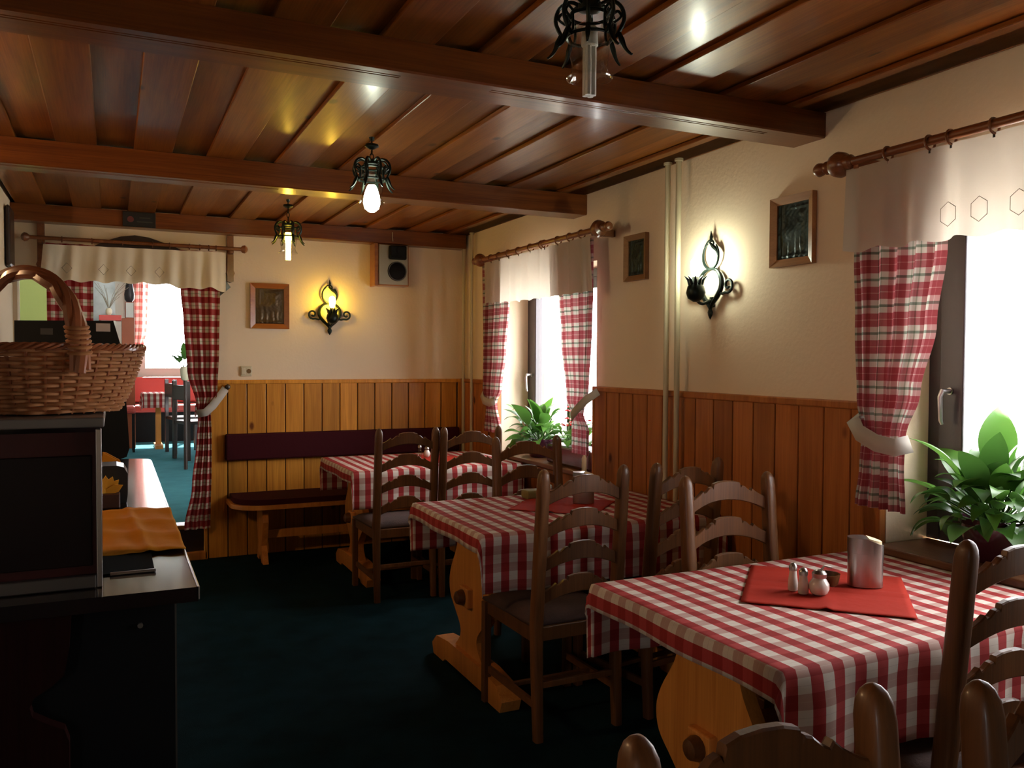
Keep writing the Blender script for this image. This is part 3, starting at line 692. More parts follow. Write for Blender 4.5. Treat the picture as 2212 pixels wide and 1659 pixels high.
# ================================================================= PICTURES, SPEAKER, SWITCH
def relief(bm, w, h, seed, kind):
    """embossed plate: uneven metal sheet with a raised animal-and-grass scene"""
    rnd = random.Random(seed); n = 36; m_ = int(n*h/w); vs = {}
    blobs = [(-.10, -.02, .36, .17), (.18, .12, .13, .16), (.24, .30, .10, .08), (-.30, -.30, .05, .22), (-.12, -.34, .05, .2), (.10, -.34, .05, .2), (.24, -.26, .05, .2), (.1, .42, .22, .02), (.32, .42, .16, .02), (-.35, .3, .03, .4), (0, -.46, .6, .05)]
    for i in range(n+1):
        for j in range(m_+1):
            u, v = -.5+i/n, -.5+j/m_
            z = sum(.006*math.exp(-((u-a)/c)**2*1.5-((v-b)/d)**2*1.5) for a, b, c, d in blobs)
            z += .0012*math.sin(u*41+3*math.sin(v*17+seed))*math.cos(v*37+seed)
            vs[i, j] = bm.verts.new((u*w, -z, v*h))
    for i in range(n):
        for j in range(m_): bm.faces.new((vs[i, j], vs[i+1, j], vs[i+1, j+1], vs[i, j+1])).smooth = True
    return bm
def picture(loc, rz, w, h, fwid, label, mat, seed, rgroup='embossed metal pictures in wooden frames'):
    t = thing('framed_relief', label, 'picture', loc, rz, rgroup)
    W, H = w/2, h/2; bm = BM()
    for pts in ([(-W, H), (W, H), (W-fwid, H-fwid), (-W+fwid, H-fwid)], [(-W, -H), (-W+fwid, -H+fwid), (W-fwid, -H+fwid), (W, -H)], [(-W, -H), (-W, H), (-W+fwid, H-fwid), (-W+fwid, -H+fwid)], [(W, -H), (W-fwid, -H+fwid), (W-fwid, H-fwid), (W, H)]):
        prism(bm, pts, -.028, -.002, 'XZ')
    for v in bm.verts:
        if abs(abs(v.co.x)-(W-fwid)) < 1e-4 or abs(abs(v.co.z)-(H-fwid)) < 1e-4:
            if v.co.y < -.02: v.co.y = -.016
    obj('frame', bm, mat, t)
    obj('relief_plate', relief(BM(), w-2*fwid, h-2*fwid, seed, 0), BRONZE if seed != 1 else BRONZE2, t, loc=(0, -.008, 0))
    return t
FR1 = wood('picture_frame_wood', (.26, .075, .015), (.36, .12, .025), 'X', .28, .5)
FR2 = wood('picture_frame_wood_light', (.24, .11, .04), (.33, .16, .06), 'X', .4, .1)
picture((1.074, YB, 1.867), 0, .285, .34, .038, 'orange-framed embossed picture beside the yellow wall lamp', FR1, 1)
picture((XR, 3.96, 2.043), -PI/2, .215, .255, .03, 'smallest embossed picture, right of the back window', FR2, 2)
picture((XR, 2.765, 2.03), -PI/2, .25, .30, .032, 'embossed picture between the white wall lamp and front curtain', FR2, 3)
# left wall picture
t = thing('framed_relief', 'dark carved picture on the far left wall, cut by the photo edge', 'picture', (XL, 6.2, 2.25), 0)
obj('panel', box(BM(), .004, .035, -.13, .13, -.21, .17, .02), DARKW, t)
# loudspeaker
sp = thing('loudspeaker', 'wooden wall loudspeaker box with round black cone under the ceiling beam', 'loudspeaker', (2.0, 6.55, 0))
obj('cabinet', box(BM(), -.12, .135, -.12, -.003, 2.05, 2.375, .006), FR1, sp)
obj('side_panel', box(BM(), -.150, -.122, -.14, -.003, 2.045, 2.377, .004), FR1, sp)
obj('baffle', box(BM(), -.112, .125, -.128, -.121, 2.06, 2.37, .004), plain('pale_metal_baffle', (.36, .32, .24), .35, metal=.4), sp)
bm = BM(); tube(bm, [(.035+.072*math.cos(a), -.132, 2.165+.072*math.sin(a)) for a in [2*PI*k/24 for k in range(24)]], .006, 6, closed=True); obj('cone_ring', bm, STEELD, sp, True)
obj('cone', lathe(BM(), [(.070, -.130), (.05, -.140), (.02, -.146), (.005, -.148)], (.035, 0, 2.165), 24, 'Y'), BLACK, sp, True)
bm = BM(); box(bm, -.035, .105, -.165, -.129, 2.255, 2.365, .012); lathe(bm, [(.032, -.17), (.032, -.164)], (.05, 0, 2.325), 16, 'Y'); lathe(bm, [(.018, -.18), (.018, -.164)], (-.012, 0, 2.30), 12, 'Y'); obj('tweeter_bracket', bm, BLACK, sp)
obj('cable', tube(BM(), [(.0, -.03, 2.37), (.0, -.13, 2.40), (-.005, -.134, 2.43), (-.005, -.134, 2.47)], .003, 5), CREAM, sp)
# switch
sw = thing('wall_socket', 'cream socket and switch plate just above the pine panelling', 'socket', (.902, 6.55, 1.378))
obj('plate', box(BM(), -.041, .041, -.014, -.001, -.038, .038, .006), CREAM, sw)
obj('rocker', box(BM(), -.036, -.006, -.019, -.013, -.028, .028, .004), CREAM, sw)
obj('socket_hole', lathe(BM(), [(.017, -.016), (.017, -.013)], (.018, 0, 0), 16, 'Y'), plain('brown_plastic', (.16, .09, .03), .4), sw)
# plaque on the back beam
pq = thing('plaque', 'small dark plaque with faded red dot on the back beam', 'plaque', (.175, 6.42, 2.43))
obj('panel', box(BM(), -.105, .105, -.016, -.001, -.052, .052, .004), plain('plaque_black', (.008, .007, .006), .45), pq)
obj('emblem', lathe(BM(), [(.021, -.019), (.021, -.015)], (-.055, 0, -.002), 18, 'Y'), plain('faded_red', (.14, .03, .03), .7), pq)
for z, a, b in ((.012, .0, .07), (-.016, -.015, .085)): obj('faded_line', box(BM(), a, b, -.0185, -.0155, z-.004, z+.004), plain('faded_lettering', (.05, .045, .035), .7), pq)

# ================================================================= LAMPS
def spiral(cx, cz, r, a0, turns, n=18, inward=True, y=0, plane='XZ'):
    out = []
    for k in range(n+1):
        a = a0+turns*2*PI*k/n; rr = r*(1-.75*k/n) if inward else r
        out.append((cx+rr*math.cos(a), y, cz+rr*math.sin(a)))
    return out
def make_sconce(label, loc, rz, bulb, col, e):
    t = thing('wall_lamp', label, 'wall lamp', loc, rz, 'scrolled wrought iron wall lamps')
    y = -.022; bm = BM()
    # small upper loop with curled tip
    tube(bm, [(.058*math.sin(a), y, .085-.065*math.cos(a)) for a in [PI*(-.85+1.62*k/20) for k in range(21)]], [.004+.004*math.sin(PI*k/20) for k in range(21)], 6)
    crv(bm, [(-.045, y, .13), (-.02, y, .155), (.005, y, .16), (.02, y, .145), (.012, y, .13)], .005, 6)
    crv(bm, [(-.01, y, .15), (.02, y, .125), (.045, y, .105), (.055, y, .08)], [.004, .011, .009, .004], 6)
    tube(bm, [(0, y, .15), (.003, y, .175), (0, y, .205)], [.006, .008, .001], 6)
    # big horseshoe
    for s in (-1, 1):
        crv(bm, [(s*.01, y, .02), (s*.05, y, .008), (s*.078, y, -.03), (s*.078, y, -.075), (s*.05, y, -.115), (s*.015, y, -.15), (0, y, -.175)], [.006, .009, .012, .013, .013, .010, .007], 8)
        tube(bm, [(s*.06, y, -.098), (s*.088, y, -.105), (s*.11, y, -.10)]+[(s*p[0], y, p[2]) for p in spiral(.130, -.066, .036, -PI/2, 1.15)], .0072, 6)
    obj('scroll_frame', bm, IRON, t, True)
    obj('wall_plate', box(BM(), -.012, .012, -.02, -.001, -.165, -.115, .004), IRON, t)
    obj('drop_leaf', lathe(BM(), [(.001, -.225), (.014, -.205), (.018, -.19), (.010, -.17), (.003, -.165)], (0, y, 0), 10, sy=.5), IRON, t, True)
    bm = BM(); crv(bm, [(0, -.02, -.13), (0, -.07, -.15), (0, -.105, -.13), (0, -.11, -.10)], .008, 7); obj('arm', bm, IRON, t, True)
    bm = BM(); lathe(bm, [(.012, -.142), (.038, -.125), (.047, -.098), (.040, -.068), (.028, -.055)], (0, -.11, 0), 16)
    obj('cup', bm, IRON, t, True)
    bm = BM()
    for k in range(9):
        a = 2*PI*k/9; ca, sa = math.cos(a), math.sin(a)
        tube(bm, [(ca*.026, -.11+sa*.026, -.06), (ca*.036, -.11+sa*.036, -.035), (ca*.054, -.11+sa*.054, -.018)], [.011, .008, .001], 5)
    obj('leaf_crown', bm, IRON, t, True)
    obj('lamp_socket', lathe(BM(), [(.014, -.06), (.014, -.02)], (0, -.11, 0), 12), plain('socket_white', (.4, .4, .36), .5), t, True)
    b = obj('bulb', lathe(BM(), [(.012, -.02), (.020, -.005), (.026, .03), (.024, .055), (.012, .07), (.002, .073)], (0, -.11, 0), 16), bulb, t, True)
    glow(b, col, e)
    return t
make_sconce('wrought iron wall lamp glowing yellow on the back wall', (1.525, YB, 1.882), 0, BULBW, WARM, E_SC_B)
make_sconce('wrought iron wall lamp glowing white beside the pipes', (XR, 3.30, 1.896), -PI/2, BULBC, COOL, E_SC_F)
def make_pendant(label, loc, zb, bulb, col, e, tubeonly=False, rot=0):
    """zb: bottom of the lamp below the ceiling board (2.49)"""
    top = 2.4885; t = thing('pendant_lamp', label, 'pendant lamp', (loc[0], loc[1], top), rot, 'wrought iron pendant lamps')
    L = top-zb
    bm = BM(); lathe(bm, [(.004, 0), (.014, -.004), (.008, -.02)], n=10); tube(bm, [(0, 0, -.01), (0, 0, -.05)], .0035, 6)
    lathe(bm, [(.004, -.03), (.03, -.036), (.032, -.046), (.012, -.058), (.004, -.06)], n=14); obj('canopy', bm, IRON, t, True)
    z0 = -.058; z1 = -L+.245; n = max(2, round((z0-z1)/.026)); hh = (z0-z1)/n
    for k in range(n):
        zc = z0-hh*(k+.5); bm = BM()
        tube(bm, [((.0085*math.cos(a) if k % 2 else 0), (0 if k % 2 else .0085*math.cos(a)), zc+hh*.62*math.sin(a)) for a in [2*PI*q/12 for q in range(12)]], .0022, 5, closed=True)
        obj('chain_link', bm, IRON, t, True)
    c = -L  # crown from c+.10 to c+.20
    bm = BM()
    lathe(bm, [(.012, c+.245), (.030, c+.237), (.030, c+.22), (.012, c+.215)], n=14)
    for zz, rr in ((c+.205, .050), (c+.150, .060)):
        tube(bm, [(rr*math.cos(a), rr*math.sin(a), zz) for a in [2*PI*q/24 for q in range(24)]], .0045, 6, closed=True)
    obj('crown_ring', bm, IRON, t, True)
    for k in range(8):
        a = 2*PI*k/8+.2; bm = BM(); ca, sa = math.cos(a), math.sin(a)
        P = lambda r, z: (ca*r, sa*r, c+z)
        crv(bm, [P(.02, .23), P(.050, .243), (P(.078, .228)), P(.088, .195), P(.074, .160), P(.060, .148)], .0052, 6)
        crv(bm, [P(.062, .185), P(.080, .200), P(.072, .214), P(.058, .205), P(.062, .192)], .0038, 5)
        crv(bm, [P(.074, .160), P(.082, .140), P(.092, .118), P(.106, .104), P(.110, .106)], [.0055, .008, .005, .003, .001], 6)
        crv(bm, [P(.058, .20), P(.056, .17), P(.060, .148)], .004, 5)
        obj('scroll', bm, IRON, t, True)
    sh = obj('glass_shade', lathe(BM(), [(.030, c+.182), (.047, c+.172), (.054, c+.150), (.050, c+.10), (.044, c+.072), (.050, c+.056), (.060, c+.046), (.058, c+.043)], n=28, cap=False), SHADEG, t, True)
    if tubeonly:
        bm = BM()
        for q in range(4):
            a = PI/4+PI/2*q; tube(bm, [(.010*math.cos(a), .010*math.sin(a), c+.13), (.010*math.cos(a), .010*math.sin(a), c+.002)], .0085, 8)
        lathe(bm, [(.020, c+.175), (.022, c+.13), (.016, c+.125)], n=14)
    else:
        bm = BM(); lathe(bm, [(.018, c+.125), (.026, c+.108), (.036, c+.075), (.039, c+.045), (.032, c+.018), (.014, c+.004), (.002, c+.002)], n=18)
    b = obj('bulb', bm, bulb, t, True)
    if e: glow(b, col, e, 1.5 if tubeonly else 1)
    return t
make_pendant('unlit pendant lamp nearest the viewer, cut by the top edge', (1.117, 1.90), 2.150, BULBOFF, COOL, 0, True)
make_pendant('pendant lamp with white glowing bulb before the second beam', (1.08, 3.79), 2.142, BULBC, COOL, E_PD_M)
make_pendant('furthest pendant lamp, glowing yellow, before the back wall', (1.02, 5.5), 2.101, BULBW, WARM, E_PD_B, True)

make_pendant('added warm fill pendant over the bar counter, out of view', (-1.25, 3.3), 1.93, BULBW, FILLWARM, 46, True)  # unseen lamp, added to supply warm light from the left
# ================================================================= BAR COUNTER
ct = thing('bar_counter', 'black bar counter with polished dark top at the left edge', 'counter', (0, 0, 0))
def top_outline(x0, x1, y0, y1, r):
    p = [(x0, y0), (x1, y0)]
    for k in range(9):
        a = (PI/2)*k/8; p.append((x1-r+r*math.cos(a), y1-r+r*math.sin(a)))
    return p+[(x0, y1)]
obj('worktop', prism(BM(), top_outline(-1.7, .172, 2.03, 4.78, .10), .917, .95, 'XY'), GLOSSB, ct)
obj('steel_edging', box(BM(), .168, .176, 2.03, 4.66, .92, .951, .002), STEEL, ct)
obj('front_panel', box(BM(), .10, .125, 2.10, 4.66, .0, .917), BARBLK, ct)
obj('end_panel', box(BM(), -1.65, .125, 2.075, 2.10, .0, .917), BARBLK, ct)
obj('corner_strip', box(BM(), .125, .129, 2.075, 2.09, .0, .917), STEELD, ct)
obj('back_panel', box(BM(), -1.65, -1.62, 2.10, 4.66, 0, .917), BARBLK, ct)
obj('screw', lathe(BM(), [(.006, 2.068), (.006, 2.075)], (.052, 0, .865), 10, 'Y'), STEEL, ct)
sc = [(-1.6, .917), (-.085, .917), (-.09, .84), (-.099, .787), (-.125, .765), (-.157, .746), (-.165, .726), (-.16, .706), (-.13, .685), (-.10, .668), (-.091, .64), (-.091, .56), (-.10, .3), (-.09, 0), (-1.6, 0)]
obj('carved_panel', prism(BM(), sc, 2.035, 2.07, 'XZ'), wood('dark_red_wood', (.010, .0014, .001), (.020, .0030, .0018), 'Z', .6, 0, 0, .08), ct)
cb = thing('display_cabinet', 'dark red glossy cabinet with steel edge strip on the bar', 'cabinet', (0, 0, .951))
obj('body', box(BM(), -1.2, -.030, 2.125, 2.50, .03, .352), REDPANEL, cb)
obj('front_pane', box(BM(), -1.15, -.045, 2.118, 2.124, .05, .30, .002), plain('smoked_pane', (.006, .002, .002), .3, spec=.2), cb)
obj('edge_strip', box(BM(), -.036, -.024, 2.112, 2.135, .0, .36, .002), STEEL, cb)
obj('base_rail', box(BM(), -1.2, -.037, 2.108, 2.13, .0, .03, .003), STEELD, cb)
obj('top_slab', box(BM(), -1.25, -.018, 2.10, 2.55, .364, .386, .003), plain('grey_slab', (.12, .10, .08), .35), cb)
obj('side_pane', box(BM(), -.030, -.026, 2.14, 2.49, .03, .352), JARG, cb)
# basket
bk = thing('wicker_basket', 'brown wicker basket with hooped handle on top of the bar cabinet', 'basket', (-.155, 2.335, 1.3375))
def ell(z, A0=.160, A1=.224, B0=.125, B1=.185, z1=.155):
    t = min(1, max(0, z/z1)); t = t**.7; return A0+(A1-A0)*t, B0+(B1-B0)*t
NS = 36; rows = 17
for k in range(rows):
    z = .008+k*.0088; bm = BM(); a_, b_ = ell(z); P = []
    n = NS*4
    for q in range(n):
        a = 2*PI*q/n; w = .0055*math.sin(NS/2*a+k*PI); P.append(((a_+w)*math.cos(a), (b_+w)*math.sin(a), z+.0012*math.sin(5*a+k)))
    tube(bm, P, .0047, 5, closed=True); obj('wicker_strand', bm, WICKER, bk, True)
bm = BM()
for q in range(NS):
    a = 2*PI*(q+.5)/NS; P = []
    for z in (0, .04, .08, .12, .16):
        a_, b_ = ell(z); P.append((a_*math.cos(a), b_*math.sin(a), z+.003))
    tube(bm, P, .0035, 5)
o = obj('stakes', bm, WICKERD, bk, True); o['kind'] = 'stuff'
bm = BM(); a_, b_ = ell(.155)
for ph in (0, PI/2, PI, 3*PI/2):
    n = 200; tube(bm, [((a_+.006*math.cos(18*a+ph))*math.cos(a), (b_+.006*math.cos(18*a+ph))*math.sin(a), .158+.006*math.sin(18*a+ph)) for a in [2*PI*q/n for q in range(n)]], .0042, 5, closed=True)
obj('rim_braid', bm, WICKERD, bk, True)
obj('base', lathe(BM(), [(.01, .002), (.152, .004), (.152, .010), (.01, .008)], n=40, sy=.8), WICKERD, bk, True)
def hoop(a):
    return Vector((.128*math.cos(a)-.040, -.175*math.cos(a), .105+.232*math.sin(a)**.75 if 0 < a < PI else .105))
bm = BM()
for ph in (0, PI/2, PI, 1.5*PI):
    P = []
    for k in range(37):
        a = PI*k/36 if k not in (0, 36) else (1e-6 if k == 0 else PI-1e-6); c_ = hoop(a); tw = 5*a+ph
        P.append(c_+Vector((.0105*math.cos(tw), .0105*math.sin(tw)*.8, .0105*math.sin(tw)*.6)))
    tube(bm, P, .0125, 7)
hdl = obj('handle', bm, WICKERD, bk, True)
for k in range(6):
    c_ = hoop(.10+.045*k); bm = BM(); tube(bm, [(c_.x+.0235*math.cos(q), c_.y+.0235*math.sin(q), c_.z+.004*math.sin(q)) for q in [2*PI*w_/16 for w_ in range(16)]], .0042, 5, closed=True); obj('binding', bm, WICKER, hdl, True)
# cloth and things on the counter
bm = BM(); n = 40; m_ = 24; vs = {}
for i in range(n+1):
    for j in range(m_+1):
        u, v = i/n, j/m_; x = -.10+.275*u; y = 2.445+.70*v-.03*u
        z = .9535+.006*abs(math.sin(3.2*v*PI+u*1.5))**6+.007*math.exp(-((u-.52-.15*(1-v))/.05)**2)+.003*math.sin(9*u+5*v)**2
        if v < .06: z -= .0
        vs[i, j] = bm.verts.new((x, y, z))
for i in range(n):
    for j in range(m_): bm.faces.new((vs[i, j], vs[i+1, j], vs[i+1, j+1], vs[i, j+1])).smooth = True
o = obj('ochre_cloth', bm, OCHRE); o.modifiers.new('t', 'SOLIDIFY').thickness = .002
tag(o, 'creased ochre cloth spread across the polished bar counter', 'cloth')
tr = thing('black_tray', 'square black mat in front of the ochre cloth on the bar', 'tray', (0, 0, .9505))
obj('mat', box(BM(), -.12, .089, 2.22, 2.425, 0, .004, .002), plain('matt_black', (.002, .002, .002), .9, spec=.05), tr)
obj('lip', box(BM(), -.01, .092, 2.213, 2.219, 0, .008, .002), STEEL, tr)
bx = thing('dark_box', 'rounded dark box standing on the bar behind the ochre cloth', 'box', (0, 0, .951))
bm = BM(); prism(bm, [(-.22, 0), (.042, 0), (.046, .03), (.046, .105), (.034, .128), (.01, .135), (-.22, .135)], 3.32, 3.46, 'XZ'); obj('housing', bm, plain('dark_slate', (.016, .018, .018), .35), bx)
nf = thing('folded_napkin', 'yellow-orange napkin fan folded like a flower behind the ochre cloth', 'napkin', (-.025, 3.24, .951))
obj('holder', box(BM(), -.10, .045, -.03, .03, 0, .05, .004), plain('brown_holder', (.06, .02, .008), .5), nf)
for k in range(7):
    a = -1.1+2.2*k/6; bm = BM(); c0 = Vector((.0, 0, .05)); d = Vector((math.sin(a), -.25, math.cos(a))); s = Vector((math.cos(a), 0, -math.sin(a)))
    vv = [bm.verts.new(c0-s*.012), bm.verts.new(c0+s*.012), bm.verts.new(c0+d*.04+s*.014), bm.verts.new(c0+d*.062), bm.verts.new(c0+d*.04-s*.014)]
    bm.faces.new(vv); p_ = obj('petal_fold', bm, plain('yellow_cloth', (.75, .36, .02), .8) if k == 0 else bpy.data.materials['yellow_cloth'], nf); p_.modifiers.new('t', 'SOLIDIFY').thickness = .004
n2 = thing('napkin_stack', 'orange napkins heaped at the far end of the bar counter', 'napkin', (-.02, 4.3, .951))
for k, (dx, rz) in enumerate(((0, .1), (.01, -.2), (-.01, .4))):
    bm = BM(); prism(bm, [(-.09, 0), (.06, 0), (.035, .05), (-.02, .085), (-.09, .10)], -.03+.02*k, -.018+.02*k, 'XZ'); obj('fold', bm, OCHRE, n2, loc=(dx, 0, 0))
# black appliance behind the counter
ap = thing('appliance_cabinet', 'large black appliance housing with white sticker behind the bar', 'appliance', (0, 5.35, 0))
obj('housing', prism(BM(), [(-.485, 1.675), (.006, 1.685), (.046, 1.535), (.074, 1.16), (.085, .95), (.070, .90), (.03, .885), (-.485, .885)], 0, .35, 'XZ'), BLACK, ap)
obj('pedestal', box(BM(), -.45, -.05, .04, .33, 0, .885), BLACK, ap)
obj('sticker', box(BM(), -.083, -.010, -.003, .0005, 1.622, 1.668), plain('sticker_white', (.42, .36, .34), .7), ap)
obj('badge', box(BM(), -.36, -.30, -.003, .0005, 1.60, 1.635), plain('badge_grey', (.02, .02, .02), .4), ap)

# ================================================================= PLANTS ON THE SILLS
def leaf_mesh(L, w, droop, stem):
    # petiole rises along +X, the broad blade then arches over and down
    bm = BM(); n = 10; prev = None; x = stem; z = 0; ang = .25
    for k in range(n+1):
        t = k/n; ww = w*math.sin(PI*min(1, (t*.97+.03))**.75)**.9 if t < 1 else .0005
        a = bm.verts.new((x, ww, z+ww*.3)); b = bm.verts.new((x, 0, z)); c = bm.verts.new((x, -ww, z+ww*.3))
        if prev:
            bm.faces.new((prev[0], a, b, prev[1])).smooth = True; bm.faces.new((prev[1], b, c, prev[2])).smooth = True
        prev = (a, b, c); x += L/n*math.cos(ang); z += L/n*math.sin(ang); ang -= droop/n
    tube(bm, [(0, 0, -.01), (stem*.5, 0, -.004), (stem+.005, 0, 0)], .003, 5)
    bmesh.ops.recalc_face_normals(bm, faces=bm.faces)
    me = bpy.data.meshes.new('leaf'); bm.to_mesh(me); bm.free(); me.materials.append(LEAFM); return me
LM = [leaf_mesh(.13, .034, 1.4, .13), leaf_mesh(.16, .040, 2.0, .10), leaf_mesh(.14, .028, 1.8, .16), leaf_mesh(.19, .044, .9, .14)]
def lily(loc, label, n, sc, seed, pot=(.11, .15), specials=()):
    rnd = random.Random(seed); t = thing('peace_lily', label, 'plant', loc)
    potm = bpy.data.materials.get('maroon_glaze') or plain('maroon_glaze', (.045, .006, .018), .2, coat=.8)
    r, h = pot
    obj('pot', lathe(BM(), [(r*.7, 0), (r*.8, .01), (r, h*.85), (r*1.06, h*.87), (r*1.06, h), (r*.95, h), (r*.93, h*.85), (.005, h*.83)], n=24), potm, t, True)
    for k in range(n):
        az = rnd.uniform(0, 2*PI); el = rnd.uniform(-.15, 1.4)
        s = sc*rnd.uniform(.75, 1.15)
        inst('leaf', LM[k % 4], t, (rnd.uniform(-.02, .02), rnd.uniform(-.02, .02), h*.8), (rnd.uniform(-.4, .4), -el, az), (s, s, s))
    for az, el, s, m in specials: inst('leaf', LM[m], t, (0, 0, h*.8), (0, -el, az), (s, s, s))
    return t
lily((2.75, 1.90, .7855), 'bushy green lily plant in maroon pot on the front window sill', 92, 1.05, 3, specials=((2.0, 1.0, 1.2, 0), (2.3, .9, 1.25, 3), (-1.2, 1.1, 1.4, 3), (.6, 1.2, 1.4, 3)))
lily((2.73, 5.30, .7855), 'bushy green lily plant in dark pot on the back window sill', 64, 1.05, 9, (.09, .13), specials=((1.9, .9, 1.3, 2), (2.2, .7, 1.2, 2)))
tg = thing('flower_trough', 'long maroon glazed trough at the right of the back sill', 'planter', (2.72, 4.78, .7855))
obj('trough', box(BM(), -.085, .085, -.33, .24, 0, .125, .015), bpy.data.materials['maroon_glaze'], tg)
obj('soil', box(BM(), -.07, .07, -.31, .22, .12, .128), DARKW, tg)
def flower_plant(loc, label, seed, cols, n=8):
    rnd = random.Random(seed); t = thing('flowering_plant', label, 'plant', loc)
    for k in range(n):
        az = rnd.uniform(0, 6.28); h = rnd.uniform(.12, .26); r = rnd.uniform(.02, .10); p = Vector((math.cos(az)*r*.6, math.sin(az)*r*1.6, h))
        s_ = obj('stem', tube(BM(), [(0, p.y*.3, 0), (p.x*.6, p.y*.7, h*.6), tuple(p)], .003, 5), LEAFM, t)
        bm = BM()
        for q in range(6):
            a = 2*PI*q/6; c_, s2 = math.cos(a), math.sin(a); R = .028
            v = [bm.verts.new(p), bm.verts.new(p+Vector((c_*R-s2*.012, s2*R+c_*.012, .014))), bm.verts.new(p+Vector((c_*R*1.4, s2*R*1.4, .006))), bm.verts.new(p+Vector((c_*R+s2*.012, s2*R-c_*.012, .014)))]
            bm.faces.new(v)
        obj('blossom', bm, cols[k % len(cols)], s_)
        inst('leaf', LM[k % 4], t, (0, p.y*.3, 0), (0, -rnd.uniform(.3, 1), rnd.uniform(0, 6.28)), (.7, .7, .7))
    return t
PINK = plain('pale_pink_petal', (.85, .55, .55), .6)
flower_plant((2.72, 4.88, .913), 'red blossoms rising from the trough on the back sill', 5, [PETAL, PETAL, PINK], 10)
flower_plant((2.72, 4.66, .913), 'pink and red blossoms half hidden by the back window curtain', 8, [PINK, PETAL], 6)
wbx = thing('window_box', 'box of pink and orange flowers outside the front window', 'planter', (3.12, 1.75, .72))
obj('box', box(BM(), -.08, .08, -.5, .4, 0, .14, .006), TABLEW, wbx)
flower_plant((3.12, 1.72, .86), 'orange and pink flowers outside the front window', 12, [PINK, plain('orange_petal', (.9, .35, .12), .6)], 10)
wh = thing('slim_bottle', 'slim cream bottle on the back sill beside the curtain hem', 'bottle', (2.61, 4.47, .7855))
obj('body', lathe(BM(), [(.013, 0), (.015, .01), (.015, .085), (.008, .10), (.007, .115)], n=14), CREAM, wh, True)
obj('cap', lathe(BM(), [(.009, .115), (.009, .128)], n=12), WHITE, wh, True)

# ================================================================= THE SECOND ROOM
FZ = .25
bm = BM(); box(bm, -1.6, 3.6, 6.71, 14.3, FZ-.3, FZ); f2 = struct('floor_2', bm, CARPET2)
struct('ceiling_2', box(BM(), -1.7, 3.7, 6.71, 14.3, 2.95, 3.05), FARWALL)
bm = BM(); box(bm, -1.6, .40, 14.0, 14.15, 0, 3); box(bm, 2.0, 3.6, 14.0, 14.15, 0, 3); box(bm, .40, 2.0, 14.0, 14.15, 0, 1.27); box(bm, .40, 2.0, 14.0, 14.15, 2.72, 3); struct('wall_far', bm, FARWALL)
struct('wall_far_right', box(BM(), 3.6, 3.7, 6.71, 14.3, 0, 3), FARWALL)
struct('wall_far_left', box(BM(), -1.7, -1.6, 6.71, 14.3, 0, 3), FARWALL)
struct('wall_green', box(BM(), -1.6, -.19, 9.62, 9.72, FZ, 2.95), GREEN)
struct('wall_partition', box(BM(), -.19, .03, 9.62, 9.72, FZ, 2.95), plain('grey_marbled', (.42, .44, .42), .5, var=.3))
struct('wall_near_far_side', box(BM(), -1.7, DX0, 6.711, 6.73, 0, 3), FARWALL)
w3 = sempty('window_3')
bm = BM()
for a, b, c, d in ((.40, .45, 1.27, 2.72), (1.95, 2.0, 1.27, 2.72), (1.17, 1.23, 1.32, 2.67), (.45, 1.95, 1.27, 1.32), (.45, 1.95, 2.67, 2.72)): box(bm, a, b, 14.0, 14.07, c, d)
obj('frame', bm, FARWALL, w3)
obj('pane', box(BM(), .45, 1.17, 14.03, 14.036, 1.32, 2.67), GLASS, w3); obj('pane', box(BM(), 1.23, 1.95, 14.03, 14.036, 1.32, 2.67), GLASS, w3)
FARPL = cloth_mat('sheer_far_plaid', (.9, .82, .74), [(0, (.85, .5, .5)), (.5, (1, 1, 1))], [(0, (.85, .45, .45)), (.5, (1, 1, 1))], .11, .11, trans=.6)
cs = thing('far_curtain', 'sunlit red checked curtain at the far room window', 'curtain', (0, 0, 0))
curtain('drape', FARPL, (0, 13.9, 0), Xd, Yn, [(2.72, .20), (1.2, .22)], [(2.72, .52), (2.0, .50), (1.2, .34)], 2.75, 1.22, cs, waves=4, amp=.03)
FRED = plain('red_vinyl', (.52, .055, .04), .45)
fb = thing('far_bench', 'red upholstered bench under the far room window', 'bench', (0, 0, 0))
obj('back_rest', box(BM(), .15, 3.0, 13.84, 13.98, .80, 1.19, .03), FRED, fb)
obj('seat_cushion', box(BM(), .15, 3.0, 13.30, 13.84, .68, .79, .03), FRED, fb)
obj('seat_base', box(BM(), .18, 3.0, 13.36, 13.98, FZ, .68), BLACK, fb)
st = thing('far_stool', 'pink-red cushioned stool at the edge of the wicker basket', 'stool', (.14, 12.1, FZ))
obj('cushion', box(BM(), -.16, .13, -.16, .16, .50, .60, .03), FRED, st)
for sx in (-.13, .10):
    for sy in (-.13, .13): obj('leg', box(BM(), sx-.015, sx+.015, sy-.015, sy+.015, 0, .5), BLACK, st)
def far_table(x, y, w, d, label, clabel, seed):
    t = thing('far_table', label, 'table', (x, y, FZ), 0, 'tables in the far room')
    obj('tabletop', box(BM(), -w, w, -d, d, .715, .75), TABLEW, t); obj('leg', box(BM(), -.035, .035, -.035, .035, .05, .715), TABLEW, t); obj('foot', box(BM(), -.05, .05, -.25, .25, 0, .05), TABLEW, t)
    c = obj('tablecloth', cloth_bm(w, d, .16, .2, .752, seed, 40, 40), GING, loc=(x, y, FZ)); tag(c, clabel, 'tablecloth', 'far room checked tablecloths')
far_table(.56, 12.5, .20, .32, 'far room table with slim pine leg in front of red bench', 'sunlit checked cloth on the table before the red bench', 5)
far_table(1.16, 10.2, .26, .30, 'far room table half hidden by the doorway curtain', 'checked cloth on the far table half hidden by the doorway curtain', 6)
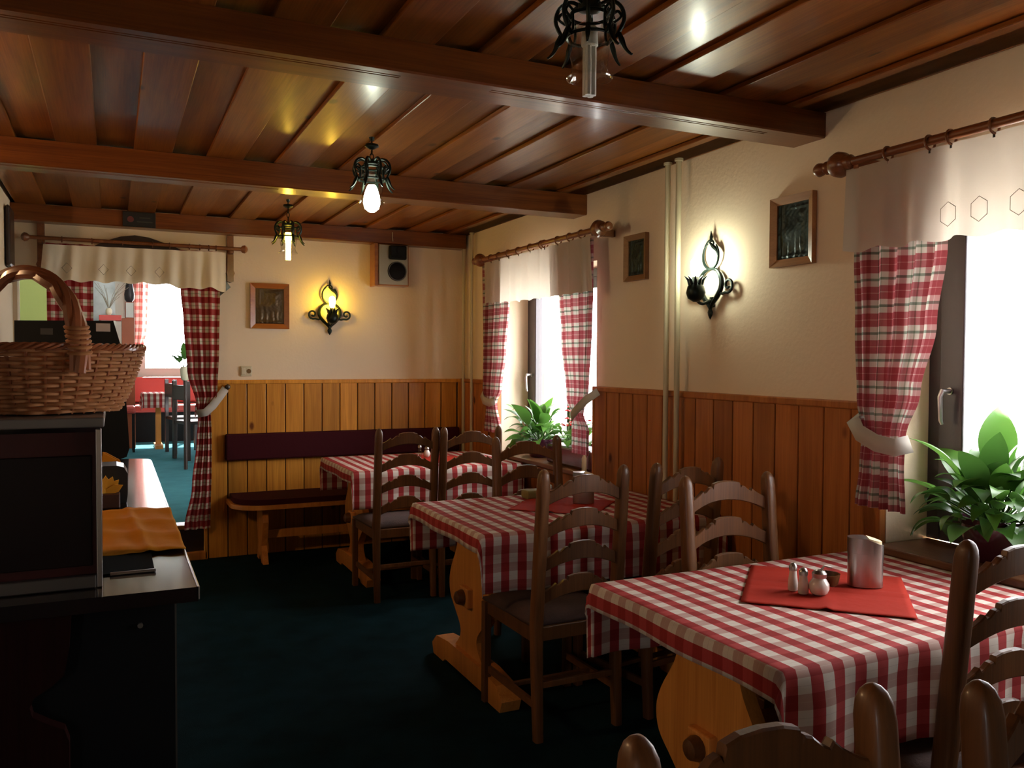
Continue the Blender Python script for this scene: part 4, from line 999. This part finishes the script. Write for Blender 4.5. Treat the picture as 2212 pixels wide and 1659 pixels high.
def far_chair(x, y, rz, label):
    t = thing('far_chair', label, 'chair', (x, y, FZ), rz, 'dark chairs in the far room')
    obj('seat', box(BM(), -.2, .2, -.2, .2, .43, .47, .01), DARKW, t)
    obj('backrest', box(BM(), -.19, .19, -.21, -.185, .72, .90, .01), DARKW, t)
    for sx in (-.18, .18):
        obj('leg', box(BM(), sx-.02, sx+.02, .16, .2, 0, .43), DARKW, t); obj('leg', box(BM(), sx-.02, sx+.02, -.21, -.17, 0, .95), DARKW, t)
    return t
far_chair(.86, 11.75, -1.35, 'dark chair beside the sunlit table in the far room')
far_chair(.92, 10.95, -1.2, 'dark chair nearest the doorway curtain in the far room')
OR_ = plain('orange_lacquer', (.40, .085, .025), .4)
wdr = thing('orange_cupboard', 'tall orange-brown cupboard with white paper seen past the bar', 'cupboard', (0, 12.5, FZ))
obj('body', box(BM(), .115, .275, 0, .30, 0, 1.76, .006), OR_, wdr); obj('upper_body', box(BM(), .16, .275, .02, .28, 1.76, 1.98, .004), OR_, wdr)
obj('paper', box(BM(), .168, .262, .012, .019, 1.77, 1.97), plain('white_paper', (.8, .75, .7), .8), wdr)
shf = thing('red_shelf', 'narrow shelf unit with red top before the marbled wall', 'shelf', (0, 9.4, FZ))
obj('shelf', box(BM(), -.12, .085, .02, .18, 1.60, 1.655, .004), FRED, shf); obj('support', box(BM(), -.10, .03, .03, .17, 0, 1.60), FARWALL, shf)
vs_ = thing('tall_vase', 'dark slender vase with green sprigs on the orange cupboard', 'vase', (.215, 12.65, FZ+1.98))
obj('vase', lathe(BM(), [(.03, 0), (.06, .04), (.065, .11), (.05, .2), (.04, .28), (.055, .38)], n=14), plain('vase_dark', (.03, .02, .025), .4), vs_, True)
tw = thing('twig_vase', 'twiggy silver arrangement in front of the marbled wall', 'vase', (-.03, 9.5, FZ+1.656))
obj('pot', lathe(BM(), [(.015, 0), (.03, .02), (.03, .05), (.02, .07)], n=12), CREAM, tw, True)
bm = BM(); rr = random.Random(2)
for k in range(16):
    a = rr.uniform(0, 6.28); e_ = rr.uniform(.2, 1.2); L = rr.uniform(.12, .32); tube(bm, [(0, 0, .06), (math.cos(a)*e_*L*.3, math.sin(a)*.05, .06+L*.6), (math.cos(a)*e_*L*.7, math.sin(a)*.08, .06+L)], .002, 4)
o = obj('twigs', bm, THREAD, tw); o['kind'] = 'stuff'
fp = thing('far_plant', 'green trailing plant with cream pot beside the doorway curtain', 'plant', (.72, 9.9, FZ))
obj('stand', tube(BM(), [(0, 0, 0), (0, 0, .98)], .02, 8), DARKW, fp)
obj('pot', lathe(BM(), [(.03, .98), (.045, 1.0), (.055, 1.10), (.045, 1.13)], n=14), CREAM, fp, True)
for k in range(14): inst('leaf', LM[k % 4], fp, (0, 0, 1.12), (0, -rr.uniform(.2, 1.4), rr.uniform(0, 6.28)), (.9, .9, .9))
